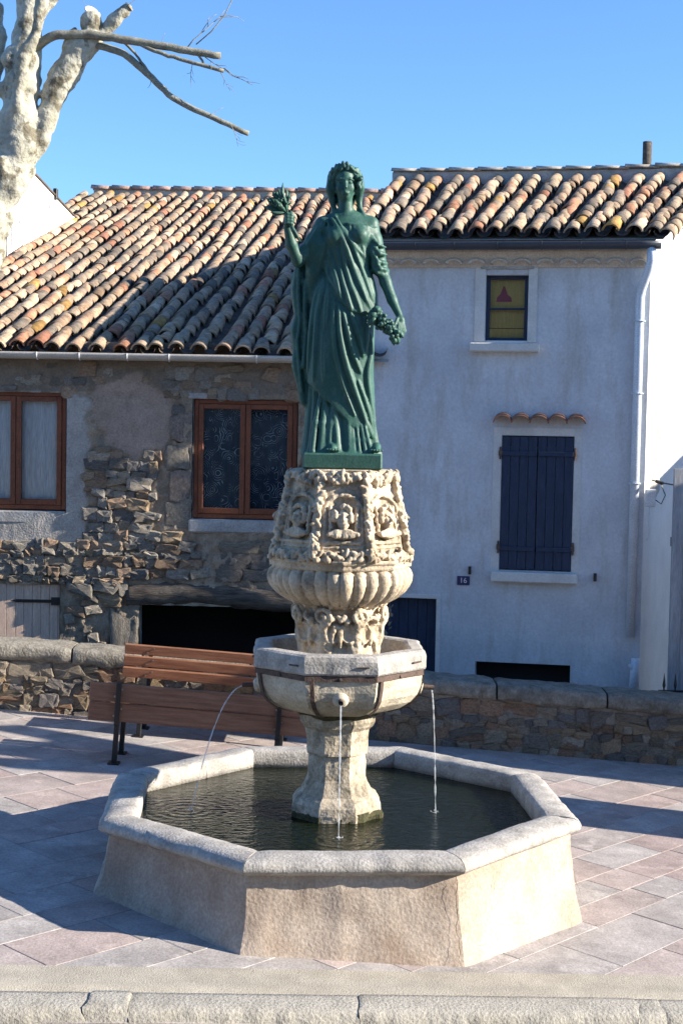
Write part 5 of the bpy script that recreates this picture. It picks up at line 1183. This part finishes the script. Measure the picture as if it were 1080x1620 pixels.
# ================================================================== PLANE TREES
def plane_tree():
    T = empty('plane_tree', (-4.15, 3.75, gz(-4.15))); tag(T, 'pollarded plane tree with pale knobbly trunk and cut limbs at left', 'tree'); o0 = Vector((-4.15, 3.75, gz(-4.15)))
    L = lambda x, y, z: np.array([x-o0.x, y-o0.y, z-o0.z])
    f = Field((-.7, -1.0, -.3), (2.5, .9, 7.9), .022); r = random.Random(8)
    tr = [(-4.15, 3.75, .1, .34), (-4.12, 3.72, .6, .27), (-3.95, 3.68, 2.0, .235), (-3.65, 3.65, 3.6, .215), (-3.42, 3.62, 4.7, .20), (-3.30, 3.6, 5.15, .17), (-3.16, 3.6, 5.45, .185), (-3.08, 3.6, 5.7, .19), (-3.06, 3.6, 5.95, .175), (-3.04, 3.6, 6.3, .155), (-3.0, 3.6, 6.7, .135), (-2.96, 3.6, 7.05, .115), (-2.93, 3.62, 7.6, .09)]
    f.poly([L(*t[:3]) for t in tr], [t[3] for t in tr], .04)
    f.poly([L(-2.98, 3.62, 5.55), L(-2.86, 3.62, 5.8), L(-2.80, 3.62, 6.05), L(-2.68, 3.62, 6.35), L(-2.50, 3.62, 6.62), L(-2.40, 3.62, 6.72)], [.07, .085, .10, .125, .12, .11], .03)
    f.poly([L(-2.42, 3.62, 6.70), L(-2.40, 3.60, 6.88)], [.10, .085], .02); f.poly([L(-2.36, 3.62, 6.72), L(-2.2, 3.6, 6.88), L(-2.07, 3.58, 7.0)], [.06, .052, .048], .02)
    f.poly([L(-2.6, 3.6, 6.62), L(-2.56, 3.58, 6.75)], [.08, .07], .02)
    f.poly([L(-3.05, 3.42, 6.05), L(-2.98, 3.36, 6.45), L(-2.84, 3.34, 6.75), L(-2.80, 3.32, 7.0)], [.07, .062, .055, .05], .03)
    f.poly([L(-3.15, 3.6, 6.2), L(-3.42, 3.6, 6.32), L(-3.9, 3.6, 6.45)], [.07, .05, .05], .03); f.poly([L(-3.35, 3.7, 6.0), L(-3.30, 3.7, 6.5), L(-3.26, 3.7, 6.75), L(-3.3, 3.7, 7.0)], [.05, .055, .05, .06], .03)
    f.poly([L(-2.96, 3.6, 6.9), L(-2.75, 3.6, 7.15), L(-2.6, 3.6, 7.3)], [.08, .075, .07], .02)
    for k in range(46):
        z = r.uniform(4.4, 6.6); x = np.interp(z, [t[2] for t in tr], [t[0] for t in tr]); R = np.interp(z, [t[2] for t in tr], [t[3] for t in tr]); a = r.uniform(0, 2*pi); q = r.uniform(.03, .08)
        f.ell(L(x+R*.92*cos(a), 3.6+R*.92*sin(a), z), (q, q, q*1.2), .03)
    f.rough(.016, 11, 5); f.rough(.008, 30, 6); f.rough(.004, 70, 9); f.build('trunk', M['bark'], T, 1)
    def br(P, R, nm='branch', n=9):
        P = np.array(P, float); m = len(P)*5; t = np.linspace(0, len(P)-1, m); X = [np.interp(t, range(len(P)), P[:, i]) for i in range(3)]
        for _ in range(3):
            for x in X: x[1:-1] = (x[:-2]+2*x[1:-1]+x[2:])/4
        Rr = np.interp(t, [0, len(P)-1], R); MB().tube([L(X[0][i]+.006*fbm((i, R[0]*99, 0)), X[1][i], X[2][i]+.008*fbm((i*.7, 5, R[0]*50))) for i in range(m)], list(Rr), n).build(nm, M['branch'], T, True)
    br([(-2.93, 3.55, 6.60), (-2.75, 3.5, 6.72), (-2.45, 3.5, 6.74), (-2.0, 3.5, 6.68), (-1.55, 3.5, 6.61), (-1.19, 3.5, 6.56)], (.045, .032))
    br([(-2.35, 3.58, 6.66), (-2.1, 3.58, 6.60), (-1.85, 3.58, 6.38), (-1.62, 3.58, 6.17), (-1.3, 3.58, 6.03), (-.93, 3.58, 5.87)], (.036, .024))
    br([(-2.0, 3.5, 6.68), (-1.75, 3.48, 6.57), (-1.45, 3.48, 6.49), (-1.16, 3.48, 6.42)], (.02, .018)); br([(-2.25, 3.6, 6.78), (-2.05, 3.58, 6.66), (-1.84, 3.56, 6.40)], (.014, .012))
    br([(-1.5, 3.5, 6.62), (-1.38, 3.5, 6.55), (-1.33, 3.5, 6.46)], (.012, .01))
    tw = MB(); r = random.Random(3)
    def twig(p, d, l, rad, depth):
        p = np.array(p, float); P = [p]; d = np.array(d, float)
        for k in range(6):
            d = d+np.array([r.uniform(-.25, .25), r.uniform(-.2, .2), r.uniform(-.25, .25)]); d /= np.linalg.norm(d); P.append(P[-1]+d*l/6)
        tw.tube([L(*q) for q in P], [rad*(1-.1*i) for i in range(7)], 5)
        if depth > 0:
            for k in (2, 3, 4, 5): twig(P[k], d+np.array([r.uniform(-.9, .9), 0, r.uniform(-.9, .9)]), l*.45, rad*.7, depth-1)
    twig((-1.5, 3.5, 6.63), (.5, 0, .55), .55, .006, 1); twig((-1.36, 3.5, 6.57), (.3, 0, -.3), .3, .005, 1); twig((-1.16, 3.5, 6.45), (.8, 0, -.3), .30, .005, 1); twig((-1.84, 3.56, 6.4), (-.1, 0, -.6), .14, .004, 0)
    tw.tube([L(*p) for p in ((-1.42, 3.5, 6.66), (-1.28, 3.5, 6.78), (-1.16, 3.5, 6.93), (-1.08, 3.5, 7.1), (-1.04, 3.5, 7.4))], [.006, .006, .005, .005, .004], 5)
    for (x, z, dx, dz) in ((-2.2, 6.72, .2, .6), (-1.75, 6.64, .3, .5), (-1.3, 6.02, .5, .4), (-1.1, 5.95, .4, -.5), (-2.06, 7.0, .5, .6), (-2.4, 6.9, -.2, .8), (-1.2, 6.43, .6, -.5), (-1.45, 6.5, .1, -.7)): twig((x, 3.52, z), (dx, .1, dz), r.uniform(.12, .26), .0035, 1 if dz < 0 else 0)
    tw.build('twig', M['branch'], T, True)
    for p, d, R in (((-2.055, 3.577, 7.012), (.7, 0, .7), .047), ((-2.40, 3.595, 6.965), (.5, -.6, .6), .07)):
        d = Vector(d).normalized(); MB().tube([L(*p), Vector(L(*p))+d*.012], R, 14).build('cut_face', M['cutwood'], T)
    # a second tree just outside the view on the right
    T2 = empty('plane_tree', (6.2, 1.78, gz(6.2))); tag(T2, 'tall plane tree beyond the right edge casting a broad shadow', 'tree')
    MB().tube([(0, 0, -.2), (0, 0, .2), (.02, 0, 1.2), (.0, .02, 2.4), (-.03, 0, 3.4)], [.62, .54, .50, .47, .5], 20).build('trunk', M['bark'], T2, True)
    for a in range(4):
        d = Vector((cos(a*1.57+.3), sin(a*1.57+.3), 1.4)).normalized(); MB().tube([Vector((0, 0, 3.2)), Vector((0, 0, 3.3))+d*.7, Vector((0, 0, 3.4))+d*1.3], [.28, .2, .17], 12).build('limb', M['bark'], T2, True)
plane_tree()
